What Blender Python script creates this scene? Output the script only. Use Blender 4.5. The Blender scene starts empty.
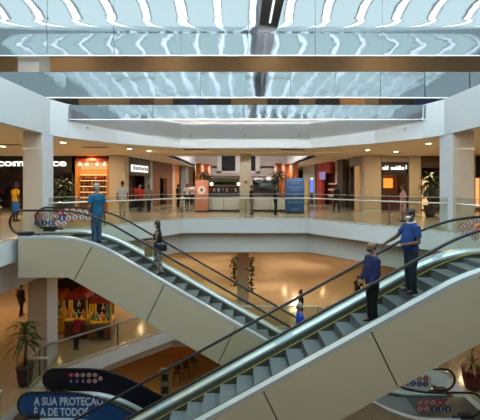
import bpy, bmesh, math, random
from mathutils import Vector, Matrix
R = math.radians
random.seed(7)
S = bpy.context.scene
COL = S.collection
U, LO, BA = 5.5, 0.0, -5.5          # upper, lower and basement floor levels (metres)
CEIL = 3.5                           # clear height under the upper ceiling
F, CZ, HY = 330.0, U + 1.65, 185.0   # focal length in px, eye height, horizon row

def at(px, py, d):                   # a photo pixel seen at distance d -> a point of the place
    return Vector(((px - 240) * d / F, d, CZ + (HY - py) * d / F))
def wx(px, d): return (px - 240) * d / F
def wz(py, d): return CZ + (HY - py) * d / F

# ------------------------------------------------------------------ materials
MATS = {}
def mat(name, col, rough=.5, metal=0, emit=None, es=0, noise=0, nscale=8, bump=0, bscale=20, spec=.5, alpha=None, coat=0, bdist=.01):
    if name in MATS: return MATS[name]
    m = bpy.data.materials.new(name); m.use_nodes = True
    nt = m.node_tree; b = nt.nodes['Principled BSDF']
    b.inputs['Base Color'].default_value = (*col, 1)
    b.inputs['Roughness'].default_value = rough
    b.inputs['Metallic'].default_value = metal
    b.inputs['Specular IOR Level'].default_value = spec
    b.inputs['Coat Weight'].default_value = coat
    if emit:
        b.inputs['Emission Color'].default_value = (*emit, 1); b.inputs['Emission Strength'].default_value = es
    tc = None
    if noise or bump:
        tc = nt.nodes.new('ShaderNodeTexCoord')
    if noise:
        n = nt.nodes.new('ShaderNodeTexNoise'); n.inputs['Scale'].default_value = nscale; n.inputs['Detail'].default_value = 4
        nt.links.new(tc.outputs['Object'], n.inputs['Vector'])
        mx = nt.nodes.new('ShaderNodeMix'); mx.data_type = 'RGBA'
        mx.inputs['A'].default_value = (*[c * (1 - noise) for c in col], 1)
        mx.inputs['B'].default_value = (*[min(1, c * (1 + noise)) for c in col], 1)
        nt.links.new(n.outputs['Fac'], mx.inputs['Factor']); nt.links.new(mx.outputs['Result'], b.inputs['Base Color'])
    if noise > .8:
        cr = nt.nodes.new('ShaderNodeValToRGB'); cr.color_ramp.elements[0].position = .44; cr.color_ramp.elements[1].position = .54
        cr.color_ramp.elements[0].color = (.05, .04, .04, 1); cr.color_ramp.elements[1].color = (.46, .39, .36, 1)
        nt.links.new(n.outputs['Fac'], cr.inputs['Fac']); nt.links.new(cr.outputs['Color'], b.inputs['Base Color'])
    if bump:
        n2 = nt.nodes.new('ShaderNodeTexNoise'); n2.inputs['Scale'].default_value = bscale; n2.inputs['Detail'].default_value = 2
        nt.links.new(tc.outputs['Object'], n2.inputs['Vector'])
        bp = nt.nodes.new('ShaderNodeBump'); bp.inputs['Strength'].default_value = bump; bp.inputs['Distance'].default_value = bdist
        nt.links.new(n2.outputs['Fac'], bp.inputs['Height']); nt.links.new(bp.outputs['Normal'], b.inputs['Normal'])
    MATS[name] = m
    return m

def glass_mat(name, tint, gloss=.12, rough=.02):
    m = bpy.data.materials.new(name); m.use_nodes = True
    nt = m.node_tree; nt.nodes.clear()
    o = nt.nodes.new('ShaderNodeOutputMaterial'); t = nt.nodes.new('ShaderNodeBsdfTransparent'); g = nt.nodes.new('ShaderNodeBsdfGlossy')
    t.inputs['Color'].default_value = (*tint, 1); g.inputs['Roughness'].default_value = rough
    fr = nt.nodes.new('ShaderNodeFresnel'); fr.inputs['IOR'].default_value = 1.45
    mm = nt.nodes.new('ShaderNodeMath'); mm.operation = 'MULTIPLY'; mm.inputs[1].default_value = gloss * 10
    mx = nt.nodes.new('ShaderNodeMixShader')
    ge = nt.nodes.new('ShaderNodeNewGeometry'); sb = nt.nodes.new('ShaderNodeMath'); sb.operation = 'SUBTRACT'; sb.inputs[0].default_value = 1
    m2 = nt.nodes.new('ShaderNodeMath'); m2.operation = 'MULTIPLY'
    nt.links.new(ge.outputs['Backfacing'], sb.inputs[1]); nt.links.new(fr.outputs[0], mm.inputs[0])
    nt.links.new(mm.outputs[0], m2.inputs[0]); nt.links.new(sb.outputs[0], m2.inputs[1]); nt.links.new(m2.outputs[0], mx.inputs[0])
    nt.links.new(t.outputs[0], mx.inputs[1]); nt.links.new(g.outputs[0], mx.inputs[2]); nt.links.new(mx.outputs[0], o.inputs[0])
    MATS[name] = m
    return m

def tile_mat(name, c1, c2, scale, rough, spec=.5):
    m = bpy.data.materials.new(name); m.use_nodes = True
    nt = m.node_tree; b = nt.nodes['Principled BSDF']; b.inputs['Roughness'].default_value = rough
    b.inputs['Specular IOR Level'].default_value = spec
    tc = nt.nodes.new('ShaderNodeTexCoord'); br = nt.nodes.new('ShaderNodeTexBrick')
    br.offset = 0; br.inputs['Scale'].default_value = scale; br.inputs['Mortar Size'].default_value = .006
    br.inputs['Brick Width'].default_value = 1; br.inputs['Row Height'].default_value = 1
    br.inputs['Color1'].default_value = (*c1, 1); br.inputs['Color2'].default_value = (*c2, 1)
    br.inputs['Mortar'].default_value = (*[c * .6 for c in c1], 1)
    nt.links.new(tc.outputs['Object'], br.inputs['Vector']); nt.links.new(br.outputs['Color'], b.inputs['Base Color'])
    MATS[name] = m
    return m

WHITE = mat('white_paint', (.69, .70, .71), .55, noise=.03, nscale=2)
CEILM = mat('cream_ceiling', (.80, .68, .50), .7, noise=.03, nscale=2)
BEIGE = mat('beige_cladding', (.52, .445, .325), .32, noise=.02, nscale=1.5, spec=.4)
SOFF = mat('warm_grey_soffit', (.68, .66, .62), .6)
COLM = mat('stone_column', (.62, .53, .45), .35, noise=.05, nscale=3)
COLW = mat('white_column_side', (.68, .71, .75), .35)
TANC = mat('tan_column', (.50, .42, .30), .4, noise=.06, nscale=3)
FLOORU = tile_mat('pale_floor_tiles', (.43, .38, .30), (.41, .36, .28), 1.6, .18)
FLOORL = tile_mat('warm_floor_tiles', (.37, .285, .19), (.355, .27, .18), 1.6, .13)
FLOORB = mat('basement_floor', (.40, .25, .12), .3, noise=.1, nscale=2)
STEEL = mat('brushed_steel', (.66, .69, .72), .33, .45, noise=.05, nscale=30)
STEELD = mat('dark_steel', (.16, .16, .155), .35, .7)
RAILM = mat('rail_steel', (.72, .72, .69), .3, .7)
RUBBER = mat('black_handrail', (.012, .012, .013), .42)
STEPM = mat('step_metal', (.17, .18, .195), .45, .3, noise=.15, nscale=12)
STEPR = mat('step_riser', (.28, .30, .33), .45, .3, noise=.12, nscale=14)
YEL = mat('yellow_edge', (.62, .46, .08), .5)
SKIRT = mat('skirt_panel', (.16, .15, .12), .35, .6)
DARK = mat('dark_metal', (.03, .028, .026), .45, .2)
BLACK = mat('black_plastic', (.014, .014, .018), .35)
BLUE = mat('blue_film', (.012, .07, .24), .35)
BLACKF = mat('black_film', (.012, .012, .022), .35)
LETT = mat('pale_lettering', (.55, .63, .72), .5)
DECALBG = mat('decal_clear', (.7, .7, .68), .5)
MIRROR = mat('mirror_steel', (.235, .242, .252), .07, 1, bump=.6, bscale=1.1, bdist=.02)
MIRRORS = mat('mirror_bronze', (.62, .55, .44), .06, 1, bump=.4, bscale=.8, bdist=.010)
GLASS = glass_mat('clear_glass', (.90, .93, .90), .10)
SKYG = glass_mat('skylight_glass', (.53, .585, .585), .04)
SKYB = glass_mat('back_glazing_dim', (.20, .25, .255), .04)  # dimming put into the tint, darkens what the lower bands reflect
SKYC = glass_mat('skylight_clear', (.95, .97, .99), .04)
SKYM = glass_mat('skylight_clear_dim', (.66, .71, .74), .04)  # dimmer copy of the clear strips, softens the streaks reflected in the bands
SKYR = glass_mat('skylight_glass_dim', (.43, .50, .50), .04)  # darker copy of the skylight panes, dims reflections in the lower bands
WINF = mat('white_frame', (.78, .80, .80), .4)
DBRONZE = mat('dark_bronze', (.055, .047, .04), .4, .3)
def emis(name, col, s): return mat(name, (.02, .02, .02), .6, emit=col, es=s)
LAMP = emis('lamp_warm', (1, .78, .5), 14)
LAMPL = emis('lamp_lower', (1, .74, .42), 60)
SIGNW = emis('sign_white', (1, .96, .88), 1.3)
WOOD = mat('brown_wood', (.14, .055, .022), .45, noise=.25, nscale=6)
WOODD = mat('dark_wood', (.045, .028, .02), .5, noise=.2, nscale=6)
ORANGE = mat('orange_panel', (.62, .20, .05), .5)
AMBER = mat('amber_wall', (.58, .27, .08), .5, noise=.15, nscale=4)
SHOPD = mat('shop_dark', (.03, .026, .024), .6)
REDM = mat('red_panel', (.38, .03, .02), .45)
GREYP = mat('grey_panel', (.30, .30, .28), .5)
LILAC = mat('lilac_wall', (.62, .55, .53), .6)
SALMON = mat('salmon_totem', (.48, .19, .13), .45)
TOTEMB = mat('blue_totem', (.02, .075, .25), .45)
LEAF = mat('palm_leaf', (.035, .075, .02), .5, noise=.3, nscale=20)
LEAF_LIT = mat('leaf_yellow_lit', (.25, .16, .03), .5, noise=.3, nscale=20)  # warm yellow light on the leaves put into their colour
BARK = mat('bark', (.10, .06, .035), .8, noise=.3, nscale=15)
POTM = mat('dark_pot', (.035, .018, .015), .5)
SKINL = mat('skin_tan', (.36, .19, .12), .5)
SKIND = mat('skin_brown', (.11, .05, .03), .45)
SKINM = mat('skin_mid', (.24, .115, .07), .5)
HAIRB = mat('hair_black', (.012, .009, .008), .5)
HAIRG = mat('hair_grey', (.30, .29, .28), .6)
MASKW = mat('mask_white', (.72, .73, .74), .6)
MASKB = mat('mask_black', (.015, .015, .018), .6)
EYEM = mat('eye', (.02, .015, .012), .2)
def cloth(name, col, **k): return mat('cloth_' + name, col, .85, noise=k.get('noise', .12), nscale=k.get('nscale', 14), spec=.2)

# ------------------------------------------------------------------ helpers
def link(o, parent=None):
    COL.objects.link(o)
    if parent is not None: o.parent = parent
    return o
def tag(o, label=None, cat=None, group=None, kind=None):
    if label: o['label'] = label
    if cat: o['category'] = cat
    if group: o['group'] = group
    if kind: o['kind'] = kind
    return o
def thing(name, label, cat, loc=(0, 0, 0), rz=0, group=None, kind=None):
    o = bpy.data.objects.new(name, None); COL.objects.link(o)
    o.location = loc; o.rotation_euler = (0, 0, rz); o.empty_display_size = .2
    return tag(o, label, cat, group, kind)
def children(o): return [c for c in COL.objects if c.parent == o]
def copy_tree(o, parent=None):
    c = o.copy(); COL.objects.link(c)
    if parent is not None: c.parent = parent
    for ch in children(o): copy_tree(ch, c)
    return c

class MB:
    """collects shapes into one mesh"""
    def __init__(s): s.bm = bmesh.new(); s.mats = []
    def mi(s, m):
        if m not in s.mats: s.mats.append(m)
        return s.mats.index(m)
    def _set(s, faces, m):
        i = s.mi(m)
        for f in faces: f.material_index = i
    def box(s, x0, x1, y0, y1, z0, z1, m, M=None):
        P = [(x0, y0, z0), (x1, y0, z0), (x1, y1, z0), (x0, y1, z0), (x0, y0, z1), (x1, y0, z1), (x1, y1, z1), (x0, y1, z1)]
        v = [s.bm.verts.new(M @ Vector(p) if M else p) for p in P]
        fs = [s.bm.faces.new([v[i] for i in q]) for q in ((3, 2, 1, 0), (4, 5, 6, 7), (0, 1, 5, 4), (1, 2, 6, 5), (2, 3, 7, 6), (3, 0, 4, 7))]
        s._set(fs, m); return s
    def prism(s, pts, axis, a, b, m, M=None):
        """closed outline pts (2d) extruded along axis ('x','y','z') from a to b"""
        def mk(p, h):
            q = {'x': (h, p[0], p[1]), 'y': (p[0], h, p[1]), 'z': (p[0], p[1], h)}[axis]
            return s.bm.verts.new(M @ Vector(q) if M else q)
        A = [mk(p, a) for p in pts]; B = [mk(p, b) for p in pts]
        n = len(pts); fs = [s.bm.faces.new(A[::-1]), s.bm.faces.new(B)]
        for i in range(n): fs.append(s.bm.faces.new((A[i], A[(i + 1) % n], B[(i + 1) % n], B[i])))
        s._set(fs, m); bmesh.ops.recalc_face_normals(s.bm, faces=fs); return s
    def tube(s, pts, r, m, n=8, caps=True, flat=1.0, closed=False):
        """r: radius or list; flat scales the second axis"""
        pts = [Vector(p) for p in pts]; rs = r if isinstance(r, (list, tuple)) else [r] * len(pts)
        rings = []; prev = None; fs = []
        for i, p in enumerate(pts):
            a = pts[max(0, i - 1)]; b = pts[min(len(pts) - 1, i + 1)]
            t = (b - a).normalized()
            if prev is None:
                up = Vector((0, 1, 0)) if abs(t.y) < .9 else Vector((0, 0, 1))
                u = t.cross(up).normalized()
            else:
                u = (prev - t * prev.dot(t)).normalized()
            prev = u; w = t.cross(u)
            rings.append([s.bm.verts.new(p + u * math.cos(2 * math.pi * k / n) * rs[i] + w * math.sin(2 * math.pi * k / n) * rs[i] * flat) for k in range(n)])
        for i in range(len(rings) - 1):
            for k in range(n):
                fs.append(s.bm.faces.new((rings[i][k], rings[i][(k + 1) % n], rings[i + 1][(k + 1) % n], rings[i + 1][k])))
        if caps:
            fs.append(s.bm.faces.new(rings[0][::-1])); fs.append(s.bm.faces.new(rings[-1]))
        for f in fs: f.smooth = True
        s._set(fs, m); return s
    def rings(s, rs, m, n=16):
        """rs: list of (centre, rx, ry) horizontal ellipses"""
        R_ = []; fs = []
        for c, rx, ry in rs:
            R_.append([s.bm.verts.new((c[0] + rx * math.cos(2 * math.pi * k / n), c[1] + ry * math.sin(2 * math.pi * k / n), c[2])) for k in range(n)])
        for i in range(len(R_) - 1):
            for k in range(n): fs.append(s.bm.faces.new((R_[i][k], R_[i][(k + 1) % n], R_[i + 1][(k + 1) % n], R_[i + 1][k])))
        fs.append(s.bm.faces.new(R_[0][::-1])); fs.append(s.bm.faces.new(R_[-1]))
        for f in fs: f.smooth = True
        s._set(fs, m); return s
    def ball(s, c, r, m, sc=(1, 1, 1), u=16, v=10):
        g = bmesh.ops.create_uvsphere(s.bm, u_segments=u, v_segments=v, radius=r, matrix=Matrix.Translation(c) @ Matrix.Diagonal((*sc, 1)))
        fs = {f for w in g['verts'] for f in w.link_faces}
        for f in fs: f.smooth = True
        s._set(fs, m); return s
    def quad(s, a, b, c, d, m):
        f = s.bm.faces.new([s.bm.verts.new(p) for p in (a, b, c, d)]); s._set([f], m); return s
    def build(s, name, parent=None, bevel=0, loc=None):
        me = bpy.data.meshes.new(name); s.bm.to_mesh(me); s.bm.free()
        for m in s.mats: me.materials.append(m)
        o = bpy.data.objects.new(name, me); link(o, parent)
        if loc is not None: o.location = loc
        if bevel:
            b = o.modifiers.new('bevel', 'BEVEL'); b.width = bevel; b.segments = 2; b.limit_method = 'ANGLE'
        return o

def struct(o, label, cat): return tag(o, label, cat, kind='structure')

def slab_with_holes(name, outer, holes, z0, z1, m_top, m_bot, m_side):
    bm = bmesh.new(); edges = []
    for loop in [outer] + holes:
        vs = [bm.verts.new((x, y, z1)) for x, y in loop]
        for i in range(len(vs)): edges.append(bm.edges.new((vs[i], vs[(i + 1) % len(vs)])))
    r = bmesh.ops.triangle_fill(bm, use_beauty=True, use_dissolve=False, edges=edges)
    fs = [g for g in r['geom'] if isinstance(g, bmesh.types.BMFace)]
    for f in fs:
        f.normal_update()
        if f.normal.z < 0: f.normal_flip()
    ex = bmesh.ops.extrude_face_region(bm, geom=fs)
    vs = [g for g in ex['geom'] if isinstance(g, bmesh.types.BMVert)]
    bmesh.ops.translate(bm, verts=vs, vec=(0, 0, z0 - z1))
    bmesh.ops.recalc_face_normals(bm, faces=bm.faces)
    me = bpy.data.meshes.new(name)
    for f in bm.faces:
        f.normal_update()
        f.material_index = 0 if f.normal.z > .5 else (1 if f.normal.z < -.5 else 2)
    bm.to_mesh(me); bm.free()
    for m in (m_top, m_bot, m_side): me.materials.append(m)
    return link(bpy.data.objects.new(name, me))

def wall_along(name, pts, z0, z1, th, m, outward=1, parent=None):
    """a vertical band of thickness th following the open polyline pts, thickness to its left (outward=1) or right"""
    b = MB(); n = len(pts); P = [Vector((x, y)) for x, y in pts]; off = []
    for i in range(n):
        ns = []
        if i > 0: d = (P[i] - P[i - 1]).normalized(); ns.append(Vector((-d.y, d.x)))
        if i < n - 1: d = (P[i + 1] - P[i]).normalized(); ns.append(Vector((-d.y, d.x)))
        nn = sum(ns, Vector((0, 0))).normalized(); nn /= max(.5, nn.dot(ns[0]))
        off.append(P[i] + nn * th * outward)
    for i in range(n - 1):
        q = [P[i], P[i + 1], off[i + 1], off[i]]
        b.prism([tuple(v) for v in q], 'z', z0, z1, m)
    return b.build(name, parent)

def text_mesh(body, size, m, name, parent, M, depth=.01, bold=.0, width=None):
    cu = bpy.data.curves.new('t', 'FONT'); cu.body = body; cu.size = size; cu.extrude = depth; cu.offset = bold; cu.space_line = .82
    cu.resolution_u = 3
    t = bpy.data.objects.new('t', cu); COL.objects.link(t)
    bpy.context.view_layer.update()
    me = bpy.data.meshes.new_from_object(t.evaluated_get(bpy.context.evaluated_depsgraph_get()))
    bpy.data.objects.remove(t); bpy.data.curves.remove(cu)
    xs = [v.co.x for v in me.vertices]
    k = (width / (max(xs) - min(xs))) if width else 1
    me.transform(M @ Matrix.Diagonal((k, 1, 1, 1)) @ Matrix.Translation((-min(xs), 0, 0)))
    me.materials.clear(); me.materials.append(m)
    me.name = name
    o = bpy.data.objects.new(name, me); return link(o, parent)
FACE = Matrix.Rotation(R(90), 4, 'X')     # text standing up, read from -Y

# ------------------------------------------------------------------ camera, world
cd = bpy.data.cameras.new('camera'); cam = bpy.data.objects.new('camera', cd); COL.objects.link(cam)
cam.location = (0, 0, CZ); cam.rotation_euler = (R(90), 0, 0)
cd.sensor_width = 36; cd.sensor_fit = 'HORIZONTAL'; cd.lens = F / 480 * 36; cd.shift_y = -25 / 480; cd.clip_end = 200
S.camera = cam
w = bpy.data.worlds.new('sky'); S.world = w; w.use_nodes = True
bg = w.node_tree.nodes['Background']
bg.inputs[0].default_value = (.88, .95, 1.0, 1); bg.inputs[1].default_value = 9.0
S.view_settings.view_transform = 'Standard'; S.view_settings.look = 'None'
S.view_settings.gamma = 1; S.view_settings.use_curve_mapping = False; S.view_settings.exposure = .16
S.cycles.use_denoising = True
S.cycles.max_bounces = 8; S.cycles.diffuse_bounces = 4; S.cycles.glossy_bounces = 5; S.cycles.transparent_max_bounces = 24
S.cycles.sample_clamp_indirect = 6; S.cycles.caustics_reflective = False; S.cycles.caustics_refractive = False
S.cycles.use_light_tree = True

# ------------------------------------------------------------------ the shell
XL, XR, YN, YF = -21.0, 21.5, -9.0, 46.0
OUT = [(XL, YN), (XR, YN), (XR, YF), (XL, YF)]
OP = [(-6.8, .75), (-6.8, 11.3), (-5.25, 12.9), (-2.75, 16), (3.25, 16), (5.75, 12.9), (7.3, 11.3), (7.3, .75)]
OPC = [(-6.8, .75), (-6.8, 11.8), (-6.5, 12.6), (-5.3, 14.2), (-2.9, 16), (3.4, 16), (5.8, 14.2), (7.0, 12.6), (7.3, 11.8), (7.3, .75)]
OPL = [(-7.3, .75), (-7.3, 12.4), (-3.3, 16.4), (3.8, 16.4), (7.8, 12.4), (7.8, 6.2), (7.4, 6.2), (7.4, .75)]
VOID2 = [(-4.6, 21), (4.9, 21), (4.9, 36), (-4.6, 36)]
def inset(poly, d):
    c = Vector((.25, 8)); o = []
    for x, y in poly:
        v = Vector((x, y)); n = Vector((math.copysign(d, x - .25) if y < 15.9 else math.copysign(d * .45, x - .25), d if y > 11 else (0 if y > 2 else -d)))
        o.append((x + n.x, y + n.y))
    return o

struct(slab_with_holes('floor', OUT, [OP], U - .68, U, FLOORU, SOFF, WHITE), 'upper mall floor of pale tiles with a white slab edge around the atrium', 'floor')
struct(slab_with_holes('ceiling', OUT, [inset(OP, .55)], U - 1.72, U - .681, SOFF, CEILM, SOFF), 'ceiling of the lower level with a set-back band under the white slab edge', 'ceiling')
struct(slab_with_holes('floor', OUT, [OPL], LO - .55, LO, FLOORL, SOFF, WHITE), 'lower mall floor of glossy orange-brown tiles', 'floor')
struct(slab_with_holes('ceiling', OUT, [inset(OPL, .45)], LO - 1.1, LO - .551, SOFF, CEILM, SOFF), 'ceiling of the basement level below the lower floor', 'ceiling')
struct(MB().box(XL, XR, YN, YF, BA - .2, BA, FLOORB).build('floor'), 'dim brown basement floor', 'floor')
struct(slab_with_holes('ceiling', OUT, [inset(OPC, .2), VOID2], U + CEIL, U + CEIL + .2, WHITE, CEILM, WHITE), 'cream ceiling of the upper walkways', 'ceiling')
# white bulkhead around the atrium above the upper walkways
BT = U + 4.72
bk = wall_along('trim_1', OPC, U + CEIL - .06, BT, .22, WHITE, 1)
struct(bk, 'white curved bulkhead band around the atrium above the upper walkways', 'bulkhead')
bk2 = wall_along('trim_2', [(7.3, .75), (-6.8, .75)], U + CEIL - .06, BT, .22, WHITE, 1)
struct(bk2, 'white bulkhead on the near side of the atrium', 'bulkhead')
struct(slab_with_holes('ceiling', [(-13, -8.5), (13.5, -8.5), (13.5, 20), (-13, 20)], [inset(OPC, .2)], BT - .02, BT + .04, WHITE, WHITE, WHITE), 'white ledge above the bulkhead', 'ledge')
# second void bulkhead further back
struct(wall_along('trim_3', [(-4.6, 21), (-4.6, 36)], U + CEIL - .02, U + 6.4, .2, WHITE, 1), 'white bulkhead on the left of the far void', 'bulkhead')
struct(wall_along('trim_4', [(4.9, 21), (4.9, 36)], U + CEIL - .02, U + 6.4, .2, WHITE, -1), 'white bulkhead on the right of the far void', 'bulkhead')
struct(wall_along('trim_5', [(-4.6, 21), (4.9, 21)], U + CEIL + .02, U + 6.4, .2, WHITE, -1), 'white bulkhead on the near side of the far void', 'bulkhead')
struct(MB().box(-4.8, 5.1, 20.8, 36.2, U + 6.4, U + 6.5, LILAC).build('ceiling'), 'pale roof added over the far void to shut out the sky', 'ceiling')  # unseen roof added so the open sky does not overexpose the far wall
# outer walls
struct(MB().box(XL - .2, XL, YN, YF, BA, U + 4.7, SOFF).build('wall_left'), 'left outer wall of the mall', 'wall')
struct(MB().box(XR, XR + .2, YN, YF, BA, U + 4.7, SOFF).build('wall_right'), 'right outer wall of the mall', 'wall')
struct(MB().box(XL, XR, YF, YF + .2, BA, U + 4.7, AMBER).build('wall_back'), 'far back wall of the mall', 'wall')
struct(MB().box(XL, XR, YN - .2, YN, BA, U + 4.7, AMBER).build('wall_front'), 'wall behind the viewer', 'wall')
struct(MB().box(-16, 16.5, 24.6, 24.8, BA, -1.1, AMBER).build('wall_basement'), 'amber basement wall beyond the opening', 'wall')
struct(MB().box(-16, 16.5, 38, 38.2, LO, U - 1.73, mat('tan_wall', (.30, .20, .11), .5, noise=.2, nscale=.5)).build('wall_lower'), 'amber wall at the far end of the lower floor', 'wall')

# lilac wall with the big framed window beyond the far void
struct(MB().box(-4.8, 5.1, 36, 36.25, U, U + 6.6, LILAC).build('wall_far'), 'lilac-grey wall closing the far void', 'wall')
wn = thing('window_1', 'large white framed window with dark panes in the lilac far wall', 'window', (0, 0, 0), kind='structure')
d = 35.95; x0, x1, z0, z1 = wx(217, d), wx(260, d), wz(173, d), wz(153, d)
fr = MB()
fr.box(x0, x0 + .5, d - .12, d, z0, z1, WINF).box(x1 - .5, x1, d - .12, d, z0, z1, WINF).box(x0, x1, d - .12, d, z0, z0 + .22, WINF).box(x0, x1, d - .12, d, z1 - .2, z1, WINF)
fr.box(x0 + 2.0, x1 - 1.15, d - .1, d, z0, z1, WINF)
fr.build('window_frame', wn, .02)
MB().box(x0 + .5, x0 + 2.0, d - .05, d - .02, z0 + .22, z1 - .2, mat('dark_pane', (.02, .022, .03), .1)).build('pane', wn)
MB().box(x1 - 1.15, x1 - .5, d - .05, d - .02, z0 + .22, z1 - .2, MATS['dark_pane']).build('pane', wn)

def column(label, x0, x1, y0, y1, z0, z1, m, mside=None, band=True, name='column'):
    o = thing(name, label, 'column', ((x0 + x1) / 2, (y0 + y1) / 2, z0), kind='structure')
    hx, hy, h = (x1 - x0) / 2, (y1 - y0) / 2, z1 - z0
    b = MB(); b.box(-hx, hx, -hy, hy, 0, h, m)
    if mside:
        b.box(-hx - .012, -hx, -hy + .01, hy, .12, h - .02, mside); b.box(hx, hx + .012, -hy + .01, hy, .12, h - .02, mside)
    b.build('shaft', o, .012)
    MB().box(-hx - .02, hx + .02, -hy - .02, hy + .02, 0, .12, STEEL).build('base_skirting', o)
    if band: MB().box(-hx - .014, hx + .014, -hy - .014, hy + .014, h - .62, h - .58, STEEL).build('joint_band', o)
    return o
# ------------------------------------------------------------------ mirrored stepped ceiling
def mirror_step(name, label, y, z0, z1, x0, x1, first, pitch, y_back, profile=None, seed=0, edge=WHITE):
    rnd = random.Random(seed)
    root = thing(name, label, 'mirrored ceiling step', (0, 0, 0), kind='structure')
    xs = [x0]; x = first
    while x < x1 - .05:
        if x > x0 + .05: xs.append(x)
        x += pitch
    xs.append(x1)
    for a, b in zip(xs[:-1], xs[1:]):
        bm = MB(); n = 6
        prof = profile or [(0, z0), (0, z1)]
        tx = rnd.uniform(-.016, .016); tz = rnd.uniform(-.022, .022); bow = rnd.uniform(.004, .014)
        rows = []
        pr = []
        for (p, q) in zip(prof[:-1], prof[1:]):
            k = 2 if len(prof) > 2 else 5
            for j in range(k): t = j / k; pr.append((p[0] + (q[0] - p[0]) * t, p[1] + (q[1] - p[1]) * t))
        pr.append(prof[-1])
        for (dy, z) in pr:
            row = []
            for i in range(n + 1):
                t = i / n; xx = a + .006 + (b - a - .012) * t
                yy = y + dy + tx * (t - .5) * 2 + tz * ((z - z0) / (z1 - z0) - .5) - bow * math.sin(math.pi * t)
                row.append(bm.bm.verts.new((xx, yy, z)))
            rows.append(row)
        fs = []
        for r0, r1 in zip(rows[:-1], rows[1:]):
            for i in range(n): fs.append(bm.bm.faces.new((r0[i], r0[i + 1], r1[i + 1], r1[i])))
        for f in fs: f.smooth = True
        bm._set(fs, MIRROR)
        o = bm.build('mirror_panel', root)
        MB().box(a + .003, b - .003, y + .04, y + .06, z0, z1, STEELD).build('backing', root)
        # soffit of this step
        if y_back > y:
            MB().box(a + .003, b - .003, y + .03, y_back, z0, z0 + .03, MIRRORS).build('soffit_panel', root)
    MB().box(x0, x1, y - .012, y + .03, z0 - .035, z0 - .002, edge).build('bottom_edge', root)
    return root
YM = 12.5
Z1, Z2, Z3 = U + 6.57, U + 4.98, U + 4.15
prof1 = [(0, Z1), (0, Z1 + .8)] + [(-.035 * math.sin(math.pi * i / 8), Z1 + .8 + .55 * i / 8) for i in range(1, 8)] + [(0, Z1 + 1.35), (0, U + 9.1)]
mirror_step('mirror_fascia', 'highest and tallest mirrored band reflecting the bright skylight', YM, Z1, U + 9.1, -12.9, 13.4, -7.31 - 5.08, 2.54, YM + .22, prof1, 1, STEEL)
mirror_step('mirror_fascia', 'middle mirrored band between the two brown slots', YM, Z2, U + 5.93, -12.9, 13.4, -6.59 - 5.1, 1.70, YM + .22, None, 2, STEEL)
mirror_step('mirror_fascia', 'lowest and shortest mirrored band just above the white bulkhead', YM, Z3, U + 4.68, -6.5, 7.05, -5.0, 1.70, YM + .22, None, 3, STEEL)
# the top storey seen through the slots
BRN = mat('brown_lining', (.30, .20, .10), .5, noise=.25, nscale=.6)
struct(MB().box(-12.9, 13.4, 16.5, 16.6, BT, U + 9.1, BRN).build('wall_top'), 'brown back wall of the top storey behind the mirrored bands', 'wall')
struct(MB().box(-12.9, 13.4, YM + .3, 20, U + 9.1, U + 9.2, BRN).build('ceiling'), 'brown roof lining over the top storey behind the mirrored bands', 'ceiling')
column('column of the top storey seen through the upper slot at left', wx(18, 13.4), wx(38.5, 13.4), 13.4, 14.2, BT + .04, U + 9.1, COLM, COLW, False)
rnd = random.Random(17)
x = -12.5; k = 0
while x < 13:
    wd = rnd.uniform(.5, 1.3); m = ['shop_dark', 'amber_wall', 'brown_wood', 'dark_wood', 'shop_dark', 'navy_panel'][k % 6 if k % 7 else 2]
    m = MATS.get(m) or mat('navy_panel', (.02, .035, .09), .5)
    if rnd.random() < .75:
        struct(MB().box(x, x + wd - .05, 16.38, 16.5, U + 5.35, U + rnd.uniform(6.0, 6.6), m).build('trim_panel'), ['dark', 'amber', 'brown', 'umber', 'black', 'navy'][k % 6] + ' shop panel on the top storey wall seen through the lower slot', 'wall panel')
    x += wd; k += 1
struct(MB().box(-12.9, -12.8, -8.5, 20, BT, U + 9.2, WHITE).build('wall_left_upper'), 'white upper wall left of the skylight', 'wall')
struct(MB().box(13.4, 13.5, -8.5, 20, BT, U + 9.2, WHITE).build('wall_right_upper'), 'white upper wall right of the skylight', 'wall')
# skylight
sk = thing('skylight', 'glazed skylight of teal panes and white bars over the atrium', 'skylight', (0, 0, 0), kind='structure')
SZ = U + 9.1
xs = -12.9; k = 0
while xs < 13.4:
    MB().box(xs, min(xs + 1.14, 13.4), 8.9, YM - .04, SZ, SZ + .02, SKYG).build('pane', sk)
    MB().box(xs, min(xs + 1.14, 13.4), -8.5, 8.88, SZ, SZ + .02, SKYR).build('pane', sk)
    MB().box(xs, min(xs + 1.14, 13.4), -8.5, -8.48, BT, SZ, SKYB).build('pane', sk)
    if xs + 1.14 < 13.3:
        MB().box(xs + 1.16, xs + 1.5, 8.9, YM - .04, SZ, SZ + .02, SKYC).build('clear_strip', sk)
        MB().box(xs + 1.16, xs + 1.5, -8.5, 8.88, SZ, SZ + .02, SKYM).build('clear_strip', sk)
        MB().box(xs + 1.16, xs + 1.5, -8.5, -8.48, BT, SZ, SKYM).build('clear_strip', sk)
    for xx in (xs - .02, xs + 1.14):
        MB().box(xx, xx + .03, -8.5, YM - .04, SZ - .06, SZ + .03, WHITE).build('glazing_bar', sk)
    xs += 1.52
for y in (-3.2, 3.4):
    MB().box(-12.8, 13.3, y, y + .06, SZ - .1, SZ - .01, WHITE).build('cross_bar', sk)
bmx = thing('roof_beam', 'dark bronze roof beam running from the mirrored step towards the viewer', 'beam', (0, 0, 0), kind='structure')
MB().prism([(.72, U + 7.66), (1.42, U + 7.6), (1.5, U + 8.7), (.64, U + 8.7)], 'y', -8, YM - .05, DBRONZE).build('beam_box', bmx)
MB().box(1.06, 1.13, -7, YM - .4, U + 7.58, U + 7.62, emis('beam_slit', (.9, .95, 1), 1.2)).build('light_slit', bmx)

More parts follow.
